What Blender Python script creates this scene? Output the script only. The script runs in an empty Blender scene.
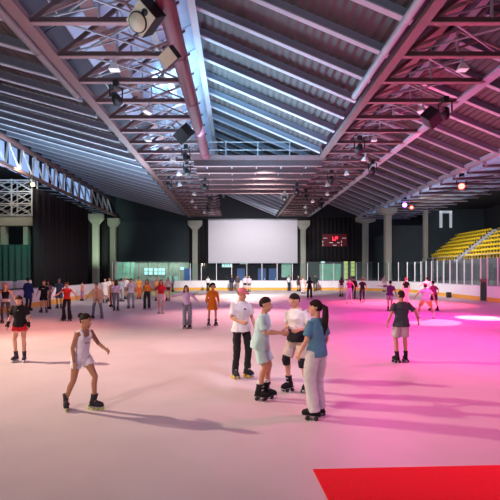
import bpy, math, random
from mathutils import Vector, Matrix, Quaternion, noise as mnoise
V = Vector
PI = math.pi
random.seed(7)
scn = bpy.context.scene
COL = scn.collection
ZC = 2.1                       # camera height

# ------------------------------------------------------------------ materials
def mat(name, color, rough=.6, metal=0., var=.12, nscale=6., bump=.0, emit=None, estr=0., spec=.5, sheen=0.):
    m = bpy.data.materials.new(name); m.use_nodes = True
    nt = m.node_tree; b = nt.nodes['Principled BSDF']
    c = (*color, 1.)
    b.inputs['Roughness'].default_value = rough
    b.inputs['Metallic'].default_value = metal
    b.inputs['Specular IOR Level'].default_value = spec
    tc = nt.nodes.new('ShaderNodeTexCoord')
    n = nt.nodes.new('ShaderNodeTexNoise'); n.inputs['Scale'].default_value = nscale; n.inputs['Detail'].default_value = 4
    nt.links.new(tc.outputs['Object'], n.inputs['Vector'])
    if var:
        mx = nt.nodes.new('ShaderNodeMix'); mx.data_type = 'RGBA'
        mx.inputs['A'].default_value = (*[x * (1 - var) for x in color], 1)
        mx.inputs['B'].default_value = (*[min(1, x * (1 + var)) for x in color], 1)
        nt.links.new(n.outputs['Fac'], mx.inputs['Factor'])
        nt.links.new(mx.outputs['Result'], b.inputs['Base Color'])
    else:
        b.inputs['Base Color'].default_value = c
    if bump:
        bp = nt.nodes.new('ShaderNodeBump'); bp.inputs['Strength'].default_value = bump; bp.inputs['Distance'].default_value = .02
        nt.links.new(n.outputs['Fac'], bp.inputs['Height']); nt.links.new(bp.outputs['Normal'], b.inputs['Normal'])
    if emit:
        b.inputs['Emission Color'].default_value = (*emit, 1); b.inputs['Emission Strength'].default_value = estr
    return m

def glass_mat(name, tint=(.9, .97, .96), a=.12):
    m = bpy.data.materials.new(name); m.use_nodes = True
    nt = m.node_tree; nt.nodes.clear()
    o = nt.nodes.new('ShaderNodeOutputMaterial'); t = nt.nodes.new('ShaderNodeBsdfTransparent'); t.inputs[0].default_value = (*tint, 1)
    g = nt.nodes.new('ShaderNodeBsdfGlossy'); g.inputs['Roughness'].default_value = .05
    lw = nt.nodes.new('ShaderNodeLayerWeight'); lw.inputs[0].default_value = .5
    pw = nt.nodes.new('ShaderNodeMath'); pw.operation = 'POWER'; pw.inputs[1].default_value = 5; nt.links.new(lw.outputs['Facing'], pw.inputs[0])
    f = nt.nodes.new('ShaderNodeMath'); f.operation = 'MULTIPLY_ADD'; f.inputs[1].default_value = .8; f.inputs[2].default_value = .035; nt.links.new(pw.outputs[0], f.inputs[0])
    mx = nt.nodes.new('ShaderNodeMixShader')
    nt.links.new(f.outputs[0], mx.inputs[0]); nt.links.new(t.outputs[0], mx.inputs[1]); nt.links.new(g.outputs[0], mx.inputs[2])
    nt.links.new(mx.outputs[0], o.inputs[0]); return m

_mc = {}
def cloth(color, key=None):
    k = ('c',) + tuple(color)
    if k not in _mc: _mc[k] = mat('cloth_%d' % len(_mc), color, .85, 0, .1, 14, .35, spec=.2)
    return _mc[k]
def skin(color):
    k = ('s',) + tuple(color)
    if k not in _mc: _mc[k] = mat('skin_%d' % len(_mc), color, .5, 0, .06, 20, .05, spec=.35)
    return _mc[k]
def hairm(color):
    k = ('h',) + tuple(color)
    if k not in _mc: _mc[k] = mat('hair_%d' % len(_mc), color, .75, 0, .3, 40, .4, spec=.15)
    return _mc[k]

# ------------------------------------------------------------------ mesh building
class MB:
    def __init__(s): s.v = []; s.f = []; s.m = []; s.mi = 0
    def add(s, vs, fs):
        o = len(s.v); s.v += [tuple(x) for x in vs]; s.f += [tuple(i + o for i in f) for f in fs]; s.m += [s.mi] * len(fs); return s
    def box(s, c, d, R=None):
        c = V(c); h = V(d) / 2; vs = []
        for x in (-1, 1):
            for y in (-1, 1):
                for z in (-1, 1):
                    p = V((x * h.x, y * h.y, z * h.z)); vs.append(c + (R @ p if R else p))
        return s.add(vs, [(0, 1, 3, 2), (4, 6, 7, 5), (0, 4, 5, 1), (2, 3, 7, 6), (0, 2, 6, 4), (1, 5, 7, 3)])
    def span(s, a, b):
        a, b = V(a), V(b); return s.box((a + b) / 2, [abs(x) for x in (b - a)])
    def bar(s, p, q, w, h, up=(0, 0, 1)):
        p, q = V(p), V(q); d = q - p; L = d.length; d.normalize(); up = V(up)
        if abs(d.dot(up)) > .98: up = V((0, 1, 0))
        x = d.cross(up).normalized(); z = x.cross(d)
        return s.box((p + q) / 2, (w, L, h), Matrix((x, d, z)).transposed())
    def tube(s, p, q, r, n=8, r2=None):
        p, q = V(p), V(q); d = (q - p).normalized(); up = V((0, 0, 1)) if abs(d.z) < .9 else V((1, 0, 0))
        x = d.cross(up).normalized(); y = d.cross(x); r2 = r if r2 is None else r2
        return s.loft([(p, x * r, y * r), (q, x * r2, y * r2)], n)
    def loft(s, rings, n=12):
        vs, fs = [], []
        for c, u, v in rings:
            for i in range(n):
                a = 2 * PI * i / n; vs.append(V(c) + V(u) * math.cos(a) + V(v) * math.sin(a))
        for k in range(len(rings) - 1):
            for i in range(n):
                j = (i + 1) % n; fs.append((k * n + i, k * n + j, (k + 1) * n + j, (k + 1) * n + i))
        fs.append(tuple(range(n - 1, -1, -1))); fs.append(tuple(range((len(rings) - 1) * n, len(rings) * n)))
        return s.add(vs, fs)
    def chain(s, pts, rad, n=12, ref=(1, 0, 0), asp=1., rs=True, re=True):
        """tapered limb through pts; asp squeezes across ref; rounded ends"""
        pts = [V(p) for p in pts]; N = len(pts); rings = []
        for i, p in enumerate(pts):
            t = (pts[min(i + 1, N - 1)] - pts[max(i - 1, 0)]).normalized()
            r = V(ref); u = (r - t * r.dot(t))
            if u.length < .05: r = V((0, 1, .3)); u = r - t * r.dot(t)
            u.normalize(); v = t.cross(u)
            a = rad[i]
            if i == 0 and rs:
                for k in (.97, .75, .4): rings.append((p - t * a * k, u * a * math.sqrt(1 - k * k), v * a * asp * math.sqrt(1 - k * k)))
            rings.append((p, u * a, v * a * asp))
            if i == N - 1 and re:
                for k in (.4, .75, .97): rings.append((p + t * a * k, u * a * math.sqrt(1 - k * k), v * a * asp * math.sqrt(1 - k * k)))
        return s.loft(rings, n)
    def ell(s, c, ax, n=14, m=9):
        c = V(c); rings = []
        for k in range(m):
            a = PI * (k + .5) / m - PI / 2; rings.append((c + V(ax[2]) * math.sin(a), V(ax[0]) * math.cos(a), V(ax[1]) * math.cos(a)))
        return s.loft(rings, n)
    def mesh(s, name, smooth=False):
        me = bpy.data.meshes.new(name); me.from_pydata(s.v, [], s.f); me.polygons.foreach_set('material_index', s.m)
        if smooth: me.polygons.foreach_set('use_smooth', [True] * len(s.f))
        me.update(); return me
    def build(s, name, m, parent=None, smooth=False, loc=None, bevel=0):
        o = bpy.data.objects.new(name, s.mesh(name, smooth)); COL.objects.link(o)
        for q in (m if isinstance(m, (list, tuple)) else [m]): o.data.materials.append(q)
        if parent: o.parent = parent
        if loc: o.location = loc
        if bevel:
            b = o.modifiers.new('bevel', 'BEVEL'); b.width = bevel; b.segments = 2; b.limit_method = 'ANGLE'
        return o

def tag(o, label=None, cat=None, group=None, kind=None):
    if label:
        o['label'] = label
        if len(label.split()) > 16: print('LONG', len(label.split()), label)
    if cat: o['category'] = cat
    if group: o['group'] = group
    if kind: o['kind'] = kind
    return o
def empty(name, loc, label, cat, group=None, rz=0):
    o = bpy.data.objects.new(name, None); COL.objects.link(o); o.location = loc; o.rotation_euler.z = rz; o.empty_display_size = .2
    return tag(o, label, cat, group)
def copy_tree(o, parent=None):
    c = o.copy(); COL.objects.link(c)
    if parent: c.parent = parent
    for ch in list(o.children): copy_tree(ch, c)
    return c
def struct(o): o['kind'] = 'structure'; return o
ORD = 'first second third fourth fifth sixth seventh eighth ninth tenth eleventh twelfth thirteenth fourteenth fifteenth sixteenth seventeenth eighteenth nineteenth twentieth'.split()
ORD += ['twenty-' + x for x in ORD[:9]] + ['thirtieth']
def at(px, py, z=0.):
    """where the ground (height z) lies under a point of the photograph"""
    Y = 450 * (ZC - z) / (py - 272.); return V(((px - 236) / 450 * Y, Y, z))
# ------------------------------------------------------------------ the hall
M = dict(
 floor=None,
 conc=mat('concrete', (.42, .43, .36), .85, 0, .12, 3, .2),
 rib=mat('rafter_steel', (.25, .29, .37), .45, .2, .1, 3),
 flange=mat('flange_steel', (.54, .57, .64), .45, .1, .08, 3),
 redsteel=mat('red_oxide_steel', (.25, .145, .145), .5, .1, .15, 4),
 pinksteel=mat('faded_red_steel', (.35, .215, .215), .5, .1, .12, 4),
 redtube=mat('crimson_tube', (.20, .04, .07), .45, .1, .1, 2),
 grey=mat('grey_steel', (.46, .48, .53), .4, .3, .1, 4),
 brown=mat('brown_steel', (.24, .19, .18), .5, .1, .12, 4),
 pale=mat('pale_steel', (.66, .68, .72), .4, .3, .08, 4),
 black=mat('black_paint', (.012, .012, .014), .5, 0, .2, 5),
 blackcloth=mat('black_drape', (.012, .010, .013), .9, 0, .25, 3, .2),
 greenlitcloth=mat('green_lit_drape', (.03, .075, .065), .9, 0, .2, 3, .2),  # dark drape; the green light on it is put into the colour
 teal=mat('dark_teal_wall', (.035, .055, .065), .8, 0, .15, 1.2, .1),
 dark=mat('dark_wall', (.022, .024, .032), .85, 0, .2, 1.2, .1),
 board=mat('white_board', (.86, .85, .86), .35, 0, .05, 2),
 kick=mat('orange_kick', (.85, .44, .05), .4, 0, .08, 3),
 cap=mat('board_cap', (.7, .7, .74), .4, 0, .05, 3),
 alu=mat('aluminium', (.62, .64, .66), .35, .6, .05, 5),
 glass=glass_mat('clear_glass'),
 screen=mat('screen_cloth', (.66, .64, .70), .8, 0, .03, 1),
 yellow=mat('yellow_plastic', (.80, .58, .02), .35, 0, .08, 4),
 step=mat('stand_step', (.09, .09, .10), .8, 0, .15, 2),
 carpet=mat('red_carpet', (.82, .002, .010), .9, 0, .08, 30, .3),
 cream=mat('cream_panel', (.62, .56, .40), .6, 0, .1, 4),
 blue=mat('blue_panel', (.05, .12, .36), .5, 0, .1, 2),
 white=mat('white_paint', (.80, .80, .80), .5, 0, .05, 4),
)
def deck_mat():
    m = mat('roof_deck', (.105, .092, .088), .6, .1, .25, 1.5)
    return m
M['deck'] = deck_mat()
M['web'] = mat('dark_red_web', (.13, .075, .08), .6, .1, .15, 4)

def floor_mat():
    m = mat('rink_floor', (.62, .55, .545), .32, 0, .10, 1.3)
    nt = m.node_tree; b = nt.nodes['Principled BSDF']
    tc = nt.nodes.new('ShaderNodeTexCoord')
    n = nt.nodes.new('ShaderNodeTexNoise'); n.inputs['Scale'].default_value = 3.2; n.inputs['Detail'].default_value = 8
    nt.links.new(tc.outputs['Object'], n.inputs['Vector'])
    mr = nt.nodes.new('ShaderNodeMapRange'); mr.inputs['To Min'].default_value = .34; mr.inputs['To Max'].default_value = .5
    nt.links.new(n.outputs['Fac'], mr.inputs['Value']); nt.links.new(mr.outputs['Result'], b.inputs['Roughness'])
    return m
M['floor'] = floor_mat()

mb = MB(); mb.span((-26, -8, -.3), (32, 66, 0)); struct(mb.build('floor', M['floor']))
YB = 64.
# back wall: teal left bay, black middle and right
mb = MB(); mb.span((-26, YB, 0), (32, YB + .3, 16)); struct(mb.build('wall_back', M['dark']))
mb = MB()
for i in range(40):
    x = -17 + i * .28; mb.span((x, YB - .12, 3.2 if 0 else 9.2), (x + .2, YB - .02, 13.2))
mb.span((-17.4, YB - .3, 9.15), (-5.6, YB - .02, 9.4))
struct(mb.build('trim_1', M['teal']))
mb = MB(); mb.span((-16.6, YB - .35, 3.5), (-6.6, YB - .02, 9.1)); struct(mb.build('wall_back_panel', M['teal']))
mb = MB(); mb.span((-24.3, -8, 0), (-24, YB, 16)); struct(mb.build('wall_left', M['dark']))
mb = MB(); mb.span((31, -8, 0), (31.3, YB, 16)); struct(mb.build('wall_right', M['dark']))
mb = MB(); mb.span((-26, -8.3, 0), (32, -8, 16)); struct(mb.build('wall_front', M['dark']))

# --- roof: three single-pitch bays falling to the right, glazed slopes between
def h2z(h): return h + ZC
BAYS = [('left', -18.4, 11.35, -7.1, 8.25), ('centre', -1.9, 11.35, 5.5, 8.2), ('right', 10.3, 10.9, 17.6, 7.95)]
def deck(x0, h0, x1, h1, y0, y1):
    mb = MB(); n = int(abs(x1 - x0) / .16); top = []
    for i in range(n + 1):
        t = i / n; x = x0 + (x1 - x0) * t; z = h2z(h0 + (h1 - h0) * t) + (.035 if i % 2 else -.035); top.append((x, z))
    vs = []; fs = []
    for x, z in top: vs += [(x, y0, z), (x, y1, z), (x, y0, z + .25), (x, y1, z + .25)]
    for i in range(n):
        a = 4 * i; b = a + 4
        fs += [(a, a + 1, b + 1, b), (a + 2, b + 2, b + 3, a + 3)]
    fs += [(0, 2, 3, 1), (4 * n, 4 * n + 1, 4 * n + 3, 4 * n + 2)]
    return mb.add(vs, fs)
for nm, x0, h0, x1, h1 in BAYS:
    struct(deck(x0, h0, x1, h1, -8, YB).build('ceiling_' + nm, M['deck']))
    d = V((x1 - x0, 0, h1 - h0))
    proto = None
    k = 0; Y = 7.5
    while Y < YB - .5:
        # only the rafters the photograph can show
        vis = {'left': Y > 13, 'centre': Y > 10, 'right': Y > 15}[nm]
        if vis:
            if proto is None:
                mb = MB()
                mb.bar(V((0, 0, -.19)), V((0, 0, -.19)) + d, .14, .30); mb.mi = 1
                mb.bar(V((0, 0, -.36)), V((0, 0, -.36)) + d, .26, .045)
                proto = o = mb.build('roof_rafter', [M['rib'], M['flange']])
            else:
                o = proto.copy(); COL.objects.link(o)
            o.location = (x0, Y, h2z(h0) - .02)
            tag(o, 'grey rafter under the %s roof bay, %s one from the camera' % (nm, ORD[k]), 'rafter', 'rafters of the %s roof bay' % nm); k += 1
        Y += 2.2

# --- glazed slopes (skylights) over the truss corridors
M['panel'] = mat('closed_roof_panel', (.06, .07, .10), .6, 0, .2, 1)
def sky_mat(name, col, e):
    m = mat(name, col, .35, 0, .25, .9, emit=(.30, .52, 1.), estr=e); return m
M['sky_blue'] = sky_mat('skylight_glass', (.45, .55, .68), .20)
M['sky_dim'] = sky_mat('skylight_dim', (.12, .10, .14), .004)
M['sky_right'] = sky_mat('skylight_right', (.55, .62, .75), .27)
def glazing(name, x0, h0, x1, h1, m, y0=-8, y1=YB, solid=1):
    mb = MB(); n = 6
    for i in range(n):
        for j in range(int((y1 - y0) / 2.2) + 1):
            mb.mi = 1 if (i < solid or (i == solid and j % 3 == 1)) else 0
            ya = y0 + j * 2.2; yb = min(ya + 2.1, y1)
            if yb <= ya: continue
            t0 = i / n; t1 = (i + .93) / n; P = lambda t, y, dz=0: (x0 + (x1 - x0) * t, y, h2z(h0 + (h1 - h0) * t) + dz)
            mb.add([P(t0, ya), P(t1, ya), P(t1, yb), P(t0, yb), P(t0, ya, .04), P(t1, ya, .04), P(t1, yb, .04), P(t0, yb, .04)],
                   [(0, 1, 2, 3), (7, 6, 5, 4), (0, 4, 5, 1), (1, 5, 6, 2), (2, 6, 7, 3), (3, 7, 4, 0)])
    o = struct(mb.build(name, [m, M['panel']]))
    mb = MB(); P = lambda t, y: (x0 + (x1 - x0) * t, y, h2z(h0 + (h1 - h0) * t) + .06)
    mb.add([P(-.02, y0), P(1.02, y0), P(1.02, y1), P(-.02, y1)] + [(a, b, c + .1) for a, b, c in (P(-.02, y0), P(1.02, y0), P(1.02, y1), P(-.02, y1))],
           [(0, 1, 2, 3), (7, 6, 5, 4), (0, 4, 5, 1), (1, 5, 6, 2), (2, 6, 7, 3), (3, 7, 4, 0)])
    struct(mb.build('trim_%s' % name, M['grey']))
    return o
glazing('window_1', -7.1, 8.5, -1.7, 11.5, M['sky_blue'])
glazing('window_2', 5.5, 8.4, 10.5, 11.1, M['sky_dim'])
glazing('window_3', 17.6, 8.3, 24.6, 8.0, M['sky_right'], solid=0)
# upper right wall beyond the side skylight, upper left clerestory
mb = MB(); mb.span((24.5, -8, 9.95), (31.2, YB, 10.3)); mb.span((24.5, -8, 10.0), (24.8, YB, 10.6)); struct(mb.build('ceiling_side', M['dark']))
mb = MB()
for j in range(30):
    y = -6 + j * 2.3; mb.span((-20.2, y, 11.2), (-20.1, y + 1.35, 13.4))
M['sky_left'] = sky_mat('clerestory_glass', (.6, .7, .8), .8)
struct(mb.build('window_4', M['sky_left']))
mb = MB(); mb.span((-24.2, -8, 10.9), (-20.1, YB, 11.15)); mb.span((-20.6, -8, 11.1), (-20.25, YB, 13.6)); mb.span((-20.6, -8, 13.5), (-18.3, YB, 13.8)); struct(mb.build('trim_2', M['dark']))

# --- transverse truss frames of the corridors
def corridor(side, x0, x1, hb, ht, mats, ys, lab):
    P0 = None
    for k, Y in enumerate(ys):
        if P0 is None:
            r = empty('roof_truss', (x0, Y, h2z(hb)), '', 'roof truss'); w = x1 - x0; H = ht - hb
            mb = MB(); mb.span((0, -.03, -.05), (w, .03, .13)); mb.mi = 1; mb.span((0, -.09, -.08), (w, .09, -.045)); mb.build('bottom_bar', [M['web'], mats[0]], r)
            mb = MB(); mb.bar((.1, 0, .1), (w - .2, 0, H * .55), .09, .09); mb.build('sloping_bar', mats[1], r)
            mb = MB(); mb.bar((.15, 0, .05), (w * .5, 0, .9), .06, .06); mb.bar((w * .5, 0, .9), (w * .95, 0, .05), .06, .06); mb.build('brace', mats[1], r)
            mb = MB(); mb.bar((w * .12, 0, .1), (w * .95, 1.1, H * .5), .05, .05); mb.bar((w * .5, 0, .1), (w * .5, 0, H * .5), .07, .07); mb.build('hanger', mats[2], r)
            mb = MB(); mb.bar((w * .05, 0, .02), (w * .92, 0, H * .98), .10, .14); mb.build('rafter', M['web'], r)
            mb = MB(); mb.bar((w * .2, 0, .05), (w * .8, 2.15, .12), .05, .05); mb.bar((w * .8, 0, .08), (w * .3, 2.15, .3), .05, .05); mb.build('diagonal', mats[2], r)
            P0 = r
        else:
            r = copy_tree(P0); r.location = (x0, Y, h2z(hb))
        r['label'] = '%s, %s one from the camera' % (lab, ORD[k]); r['group'] = 'truss frames of the %s corridor' % side
YS = [11.9 + 2.2 * i for i in range(24)]
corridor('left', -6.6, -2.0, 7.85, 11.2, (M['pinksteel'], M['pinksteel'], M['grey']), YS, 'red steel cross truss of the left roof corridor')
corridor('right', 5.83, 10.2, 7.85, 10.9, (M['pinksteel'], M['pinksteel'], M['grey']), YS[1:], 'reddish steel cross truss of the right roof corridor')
corridor('side', 17.4, 24.2, 7.45, 7.95, (M['grey'], M['pale'], M['grey']), YS[9:], 'grey steel cross truss on the stand side')

def long_beam(name, x, h, y0, y1, w, hh, m, label, cat='roof beam', tube=0):
    mb = MB()
    if tube:
        mb.tube((0, y0, 0), (0, y1, 0), tube, 20)
        y = y0 + 2
        while y < y1: mb.tube((0, y, 0), (0, y + .06, 0), tube * 1.04, 20); y += 4.4
    else:
        mb.span((-w / 2, y0, -hh / 2), (w / 2, y1, hh / 2)); mb.span((-w / 2 - .05, y0, -hh / 2 - .02), (w / 2 + .05, y1, -hh / 2 + .02))
    return tag(mb.build(name, m, loc=(x, 0, h2z(h)), smooth=bool(tube)), label, cat)
long_beam('roof_beam', -6.6, 7.9, -7.9, YB - .1, .30, .26, M['redsteel'], 'long rust-red box beam along the left edge of the left roof corridor')
long_beam('roof_pipe', -7.12, 7.9, -7.9, 20.2, 0, 0, M['redsteel'], 'brown-red round pipe ending in mid air beside the left corridor edge', 'pipe', .15)
long_beam('roof_pipe', -2.05, 7.85, -7.9, 30.2, 0, 0, M['redtube'], 'big crimson round pipe along the right edge of the left roof corridor', 'pipe', .29)
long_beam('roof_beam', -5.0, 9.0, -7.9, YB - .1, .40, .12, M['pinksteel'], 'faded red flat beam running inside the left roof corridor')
long_beam('roof_beam', -3.4, 9.9, -7.9, YB - .1, .22, .2, M['grey'], 'grey purlin high inside the left roof corridor')
long_beam('roof_beam', -1.75, 10.7, -7.9, YB - .1, .2, .3, M['grey'], 'grey ridge beam above the big crimson pipe')
long_beam('roof_pipe', 5.32, 7.88, -7.9, 20.2, 0, 0, M['pale'], 'pale grey round pipe ending in mid air left of the right corridor', 'pipe', .14)
long_beam('roof_beam', 5.86, 7.9, -7.9, YB - .1, .24, .24, M['brown'], 'brownish box beam beside the pale pipe, edge of the right roof corridor')
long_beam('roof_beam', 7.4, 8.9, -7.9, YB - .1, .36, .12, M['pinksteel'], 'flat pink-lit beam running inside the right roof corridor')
long_beam('roof_beam', 8.9, 9.8, -7.9, YB - .1, .2, .2, M['grey'], 'grey purlin high inside the right roof corridor')
long_beam('roof_beam', 10.3, 7.9, -7.9, YB - .1, .34, .12, M['flange'], 'pale flat beam along the outer edge of the right roof corridor')
long_beam('roof_beam', 17.3, 7.9, -7.9, YB - .1, .26, .3, M['flange'], 'long pale beam on the stand side of the right roof bay')
long_beam('roof_beam', 20.8, 7.8, 10, YB - .1, .2, .2, M['pale'], 'pale purlin under the bright skylight by the stand')

# --- the left side lattice truss with the bright clerestory behind
r = empty('lattice_truss', (-17, 0, h2z(7.9)), 'pale blue-lit lattice truss along the left side of the hall above the curtains', 'roof truss')
mb = MB(); mb.span((-.15, 8, -.12), (.15, YB - .1, .12)); mb.build('bottom_chord', M['redsteel'], r)
mb = MB(); mb.tube((-.35, 8, 2.2), (-.35, YB - .1, 2.2), .22, 16); mb.build('top_chord', M['redsteel'], r, True)
y = 20.; k = 0
while y < YB - 3:
    mb = MB(); mb.tube((0, y, .05), (-.35, y + 1.1, 2.1), .085, 8); mb.build('diagonal', M['pale'], r)
    mb = MB(); mb.tube((-.35, y + 1.1, 2.1), (0, y + 2.2, .05), .085, 8); mb.build('diagonal', M['pale'], r)
    y += 2.2
for i in range(20):
    if i in (7, 8): continue
    mb = MB(); mb.bar((0, 20 + i * 2.2, 0), (-2.9, 20.4 + i * 2.2, .3), .1, .1); mb.build('outrigger', M['grey'], r)

# --- catwalk across the centre bay
r = empty('catwalk', (1.5, 31, h2z(7.4)), 'wide reddish steel catwalk with handrail hung across the centre roof bay', 'catwalk')
mb = MB(); mb.span((-4.4, 0, .42), (4.4, 11, .5)); mb.build('deck', M['web'], r)
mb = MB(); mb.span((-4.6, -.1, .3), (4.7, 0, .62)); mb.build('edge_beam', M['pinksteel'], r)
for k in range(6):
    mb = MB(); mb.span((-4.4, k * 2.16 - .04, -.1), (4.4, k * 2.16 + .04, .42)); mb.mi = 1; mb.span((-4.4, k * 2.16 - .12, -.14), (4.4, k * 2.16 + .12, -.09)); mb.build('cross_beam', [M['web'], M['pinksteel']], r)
for k in range(5):
    mb = MB(); x = -3.6 + k * 1.8; mb.span((x - .03, .1, .2), (x + .03, 10.7, .3)); mb.build('bearer', M['flange'], r)
for z in (1.0, 1.55):
    mb = MB(); mb.tube((-4.4, 0, z), (4.4, 0, z), .025, 8); mb.build('handrail', M['pale'], r)
for k in range(5):
    mb = MB(); x = -4.4 + 2.2 * k; mb.tube((x, 0, .45), (x, 0, 1.57), .03, 8); mb.build('rail_post', M['pale'], r)

# --- concrete columns
def column(x, y, z, label, cw=1.9, fl=.7, sw=.36):
    r = empty('concrete_column', (x, y, 0), label, 'column')
    mb = MB(); mb.span((-sw, -.4, 0), (sw, .4, z - .62 - fl)); mb.build('shaft', M['conc'], r, bevel=.04)
    mb = MB(); a = cw / 2
    mb.add([(-sw, -.4, z - .6 - fl), (sw, -.4, z - .6 - fl), (sw, .4, z - .6 - fl), (-sw, .4, z - .6 - fl), (-a, -.45, z - .6), (a, -.45, z - .6), (a, .45, z - .6), (-a, .45, z - .6)],
           [(3, 2, 1, 0), (4, 5, 6, 7), (0, 1, 5, 4), (1, 2, 6, 5), (2, 3, 7, 6), (3, 0, 4, 7)])
    mb.span((-a, -.45, z - .6), (a, .45, z)); mb.build('capital', M['conc'], r, bevel=.03)
column(-17.9, 57.5, 9.5, 'pale concrete column with flared capital right of the black side curtain')
column(-17.2, 63, 9.6, 'pale concrete column at the left corner of the back wall', 1.8)
column(-5.75, 63.3, 9.3, 'grey concrete column left of the white projection screen', 2.0)
column(9.4, 63.3, 9.3, 'grey concrete column right of the white projection screen', 1.9)
column(18.1, 63, 9.75, 'grey concrete column on the back wall right of the red scoreboard', 2.6, .25)
column(18.2, 54, 9.75, 'grey concrete column nearer the stand, second right of the scoreboard', 2.0, .25)
r = empty('concrete_portal', (-18.6, 38, 0), 'greenish concrete portal of two pillars and a beam at far left', 'portal')
for x in (-.95, .95):
    mb = MB(); mb.span((x - .2, -.3, 0), (x + .2, .3, 6)); mb.build('pillar', M['conc'], r, bevel=.03)
mb = MB(); mb.span((-1.9, -.4, 5.95), (1.6, .4, 6.75)); mb.build('beam', M['conc'], r, bevel=.05)
r = empty('steel_cage', (-18.6, 38, 6.75), 'white lattice steel cage standing on the concrete portal at far left', 'steel cage')
for x in (-1.9, -.1, 1.6):
    for y in (-.5, .5):
        mb = MB(); mb.bar((x, y, 0), (x, y, 3.1), .1, .1); mb.build('upright', M['pale'], r)
mb = MB()
for z in (.1, 1.05, 2.05, 3.0):
    for y in (-.5, .5): mb.bar((-1.9, y, z), (1.6, y, z), .09, .09)
    for x in (-1.9, 1.6): mb.bar((x, -.5, z), (x, .5, z), .07, .07)
mb.build('ring_bar', M['pale'], r)
for y in (-.5, .5):
    mb = MB()
    for x0, x1 in ((-1.9, -.1), (-.1, 1.6)):
        for i in range(3):
            mb.bar((x0, y, .1 + i), (x1, y, 1.05 + i), .06, .06); mb.bar((x1, y, .1 + i), (x0, y, 1.05 + i), .06, .06)
    mb.build('cross_brace', M['pale'], r)

# --- curtains
def curtain(name, p, q, z0, z1, m, label, fold=.35, amp=.10):
    p, q = V(p), V(q); d = q - p; L = d.length; d.normalize(); nrm = V((-d.y, d.x)); n = int(L / .07)
    vs, fs = [], []
    for j in range(4):
        z = z0 + (z1 - z0) * j / 3
        for i in range(n + 1):
            t = L * i / n; a = amp * (math.sin(2 * PI * t / fold + .6 * math.sin(t * 1.7) + .15 * j) + .4 * math.sin(t * 2.1)); w = p + d * t + nrm * a
            vs.append((w.x, w.y, z))
    for j in range(3):
        for i in range(n):
            a = j * (n + 1) + i; fs.append((a, a + 1, a + n + 2, a + n + 1))
    mb = MB(); mb.add(vs, fs); o = mb.build(name, m, None, True)
    s = o.modifiers.new('thick', 'SOLIDIFY'); s.thickness = .03
    return tag(o, label, 'curtain')
curtain('curtain', (-16.3, 36.4), (-16.3, 49.5), .02, 8.9, M['blackcloth'], 'tall black curtain hanging along the left side of the hall', .9, .16)
curtain('curtain', (-20.4, 37), (-16.9, 37), .02, 4.35, M['greenlitcloth'], 'dark curtain, green light in its colour, below the concrete portal at far left', .5, .1)
curtain('curtain', (-17.45, 58.6), (-16.8, 58.6), .02, 9.7, M['blackcloth'], 'narrow black curtain strip hanging between two left concrete columns', .5)
curtain('curtain', (-6.6, YB - .45), (-4.2, YB - .45), 3.3, 9.6, M['blackcloth'], 'black drape between the screen and the column on its left', .5)
curtain('curtain', (10.1, YB - .45), (17.3, YB - .45), 3.6, 9.8, M['blackcloth'], 'wide black drape behind the red scoreboard', .6)

# --- projection screen
r = empty('projection_screen', (2.3, YB - 1.4, 3.35), 'large white projection screen hanging on the back wall between two columns', 'screen')
mb = MB(); mb.span((-6.15, -.02, 0), (6.25, .02, 6)); mb.build('screen_cloth', M['screen'], r)
mb = MB(); mb.tube((-6.2, 0, 6.05), (6.3, 0, 6.05), .12, 12); mb.build('roller', M['grey'], r, True)
mb = MB(); mb.tube((-6.15, 0, 0), (6.25, 0, 0), .05, 10); mb.build('bottom_rod', M['grey'], r)

# --- scoreboard
r = empty('scoreboard', (13.85, YB - .85, 5.7), 'dark red electronic scoreboard with bright red characters on the black drape', 'scoreboard')
M['sb'] = mat('scoreboard_face', (.10, .004, .012), .5, 0, .1, 3, emit=(.5, .0, .03), estr=.04)
M['led'] = mat('red_led', (.6, .02, .02), .5, 0, 0, emit=(1, .03, .06), estr=3.0)
M['led2'] = mat('pale_led', (.6, .5, .5), .5, 0, 0, emit=(1, .72, .72), estr=.45)
mb = MB(); mb.span((-1.75, 0, 0), (1.75, .15, 1.75)); mb.build('case', M['sb'], r)
def seg(x, z, w, h, m, nm):
    mb = MB(); mb.span((x - w / 2, -.03, z - h / 2), (x + w / 2, 0, z + h / 2)); mb.build(nm, m, r)
mb = MB()
for x, z, w, h in ((-.28, 1.1, .1, .5), (-.12, .88, .32, .1), (.1, 1.1, .1, .5), (.26, 1.32, .3, .1), (.38, 1.2, .1, .26), (.26, 1.1, .3, .1)):
    mb.span((x - w / 2, -.03, z - h / 2), (x + w / 2, 0, z + h / 2))
mb.build('main_characters', M['led'], r)
for x, z, w, h in ((-1.32, 1.15, .55, .08), (1.32, 1.15, .55, .08), (-.5, .52, .5, .1), (.5, .52, .32, .1), (0, .15, .5, .1)): seg(x, z, w, h, M['led2'], 'caption_bar')
for x, z in ((-1.68, .65), (-1.68, .2), (.95, .65), (.95, .2)): seg(x, z, .09, .28, M['led2'], 'side_digit')

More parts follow.
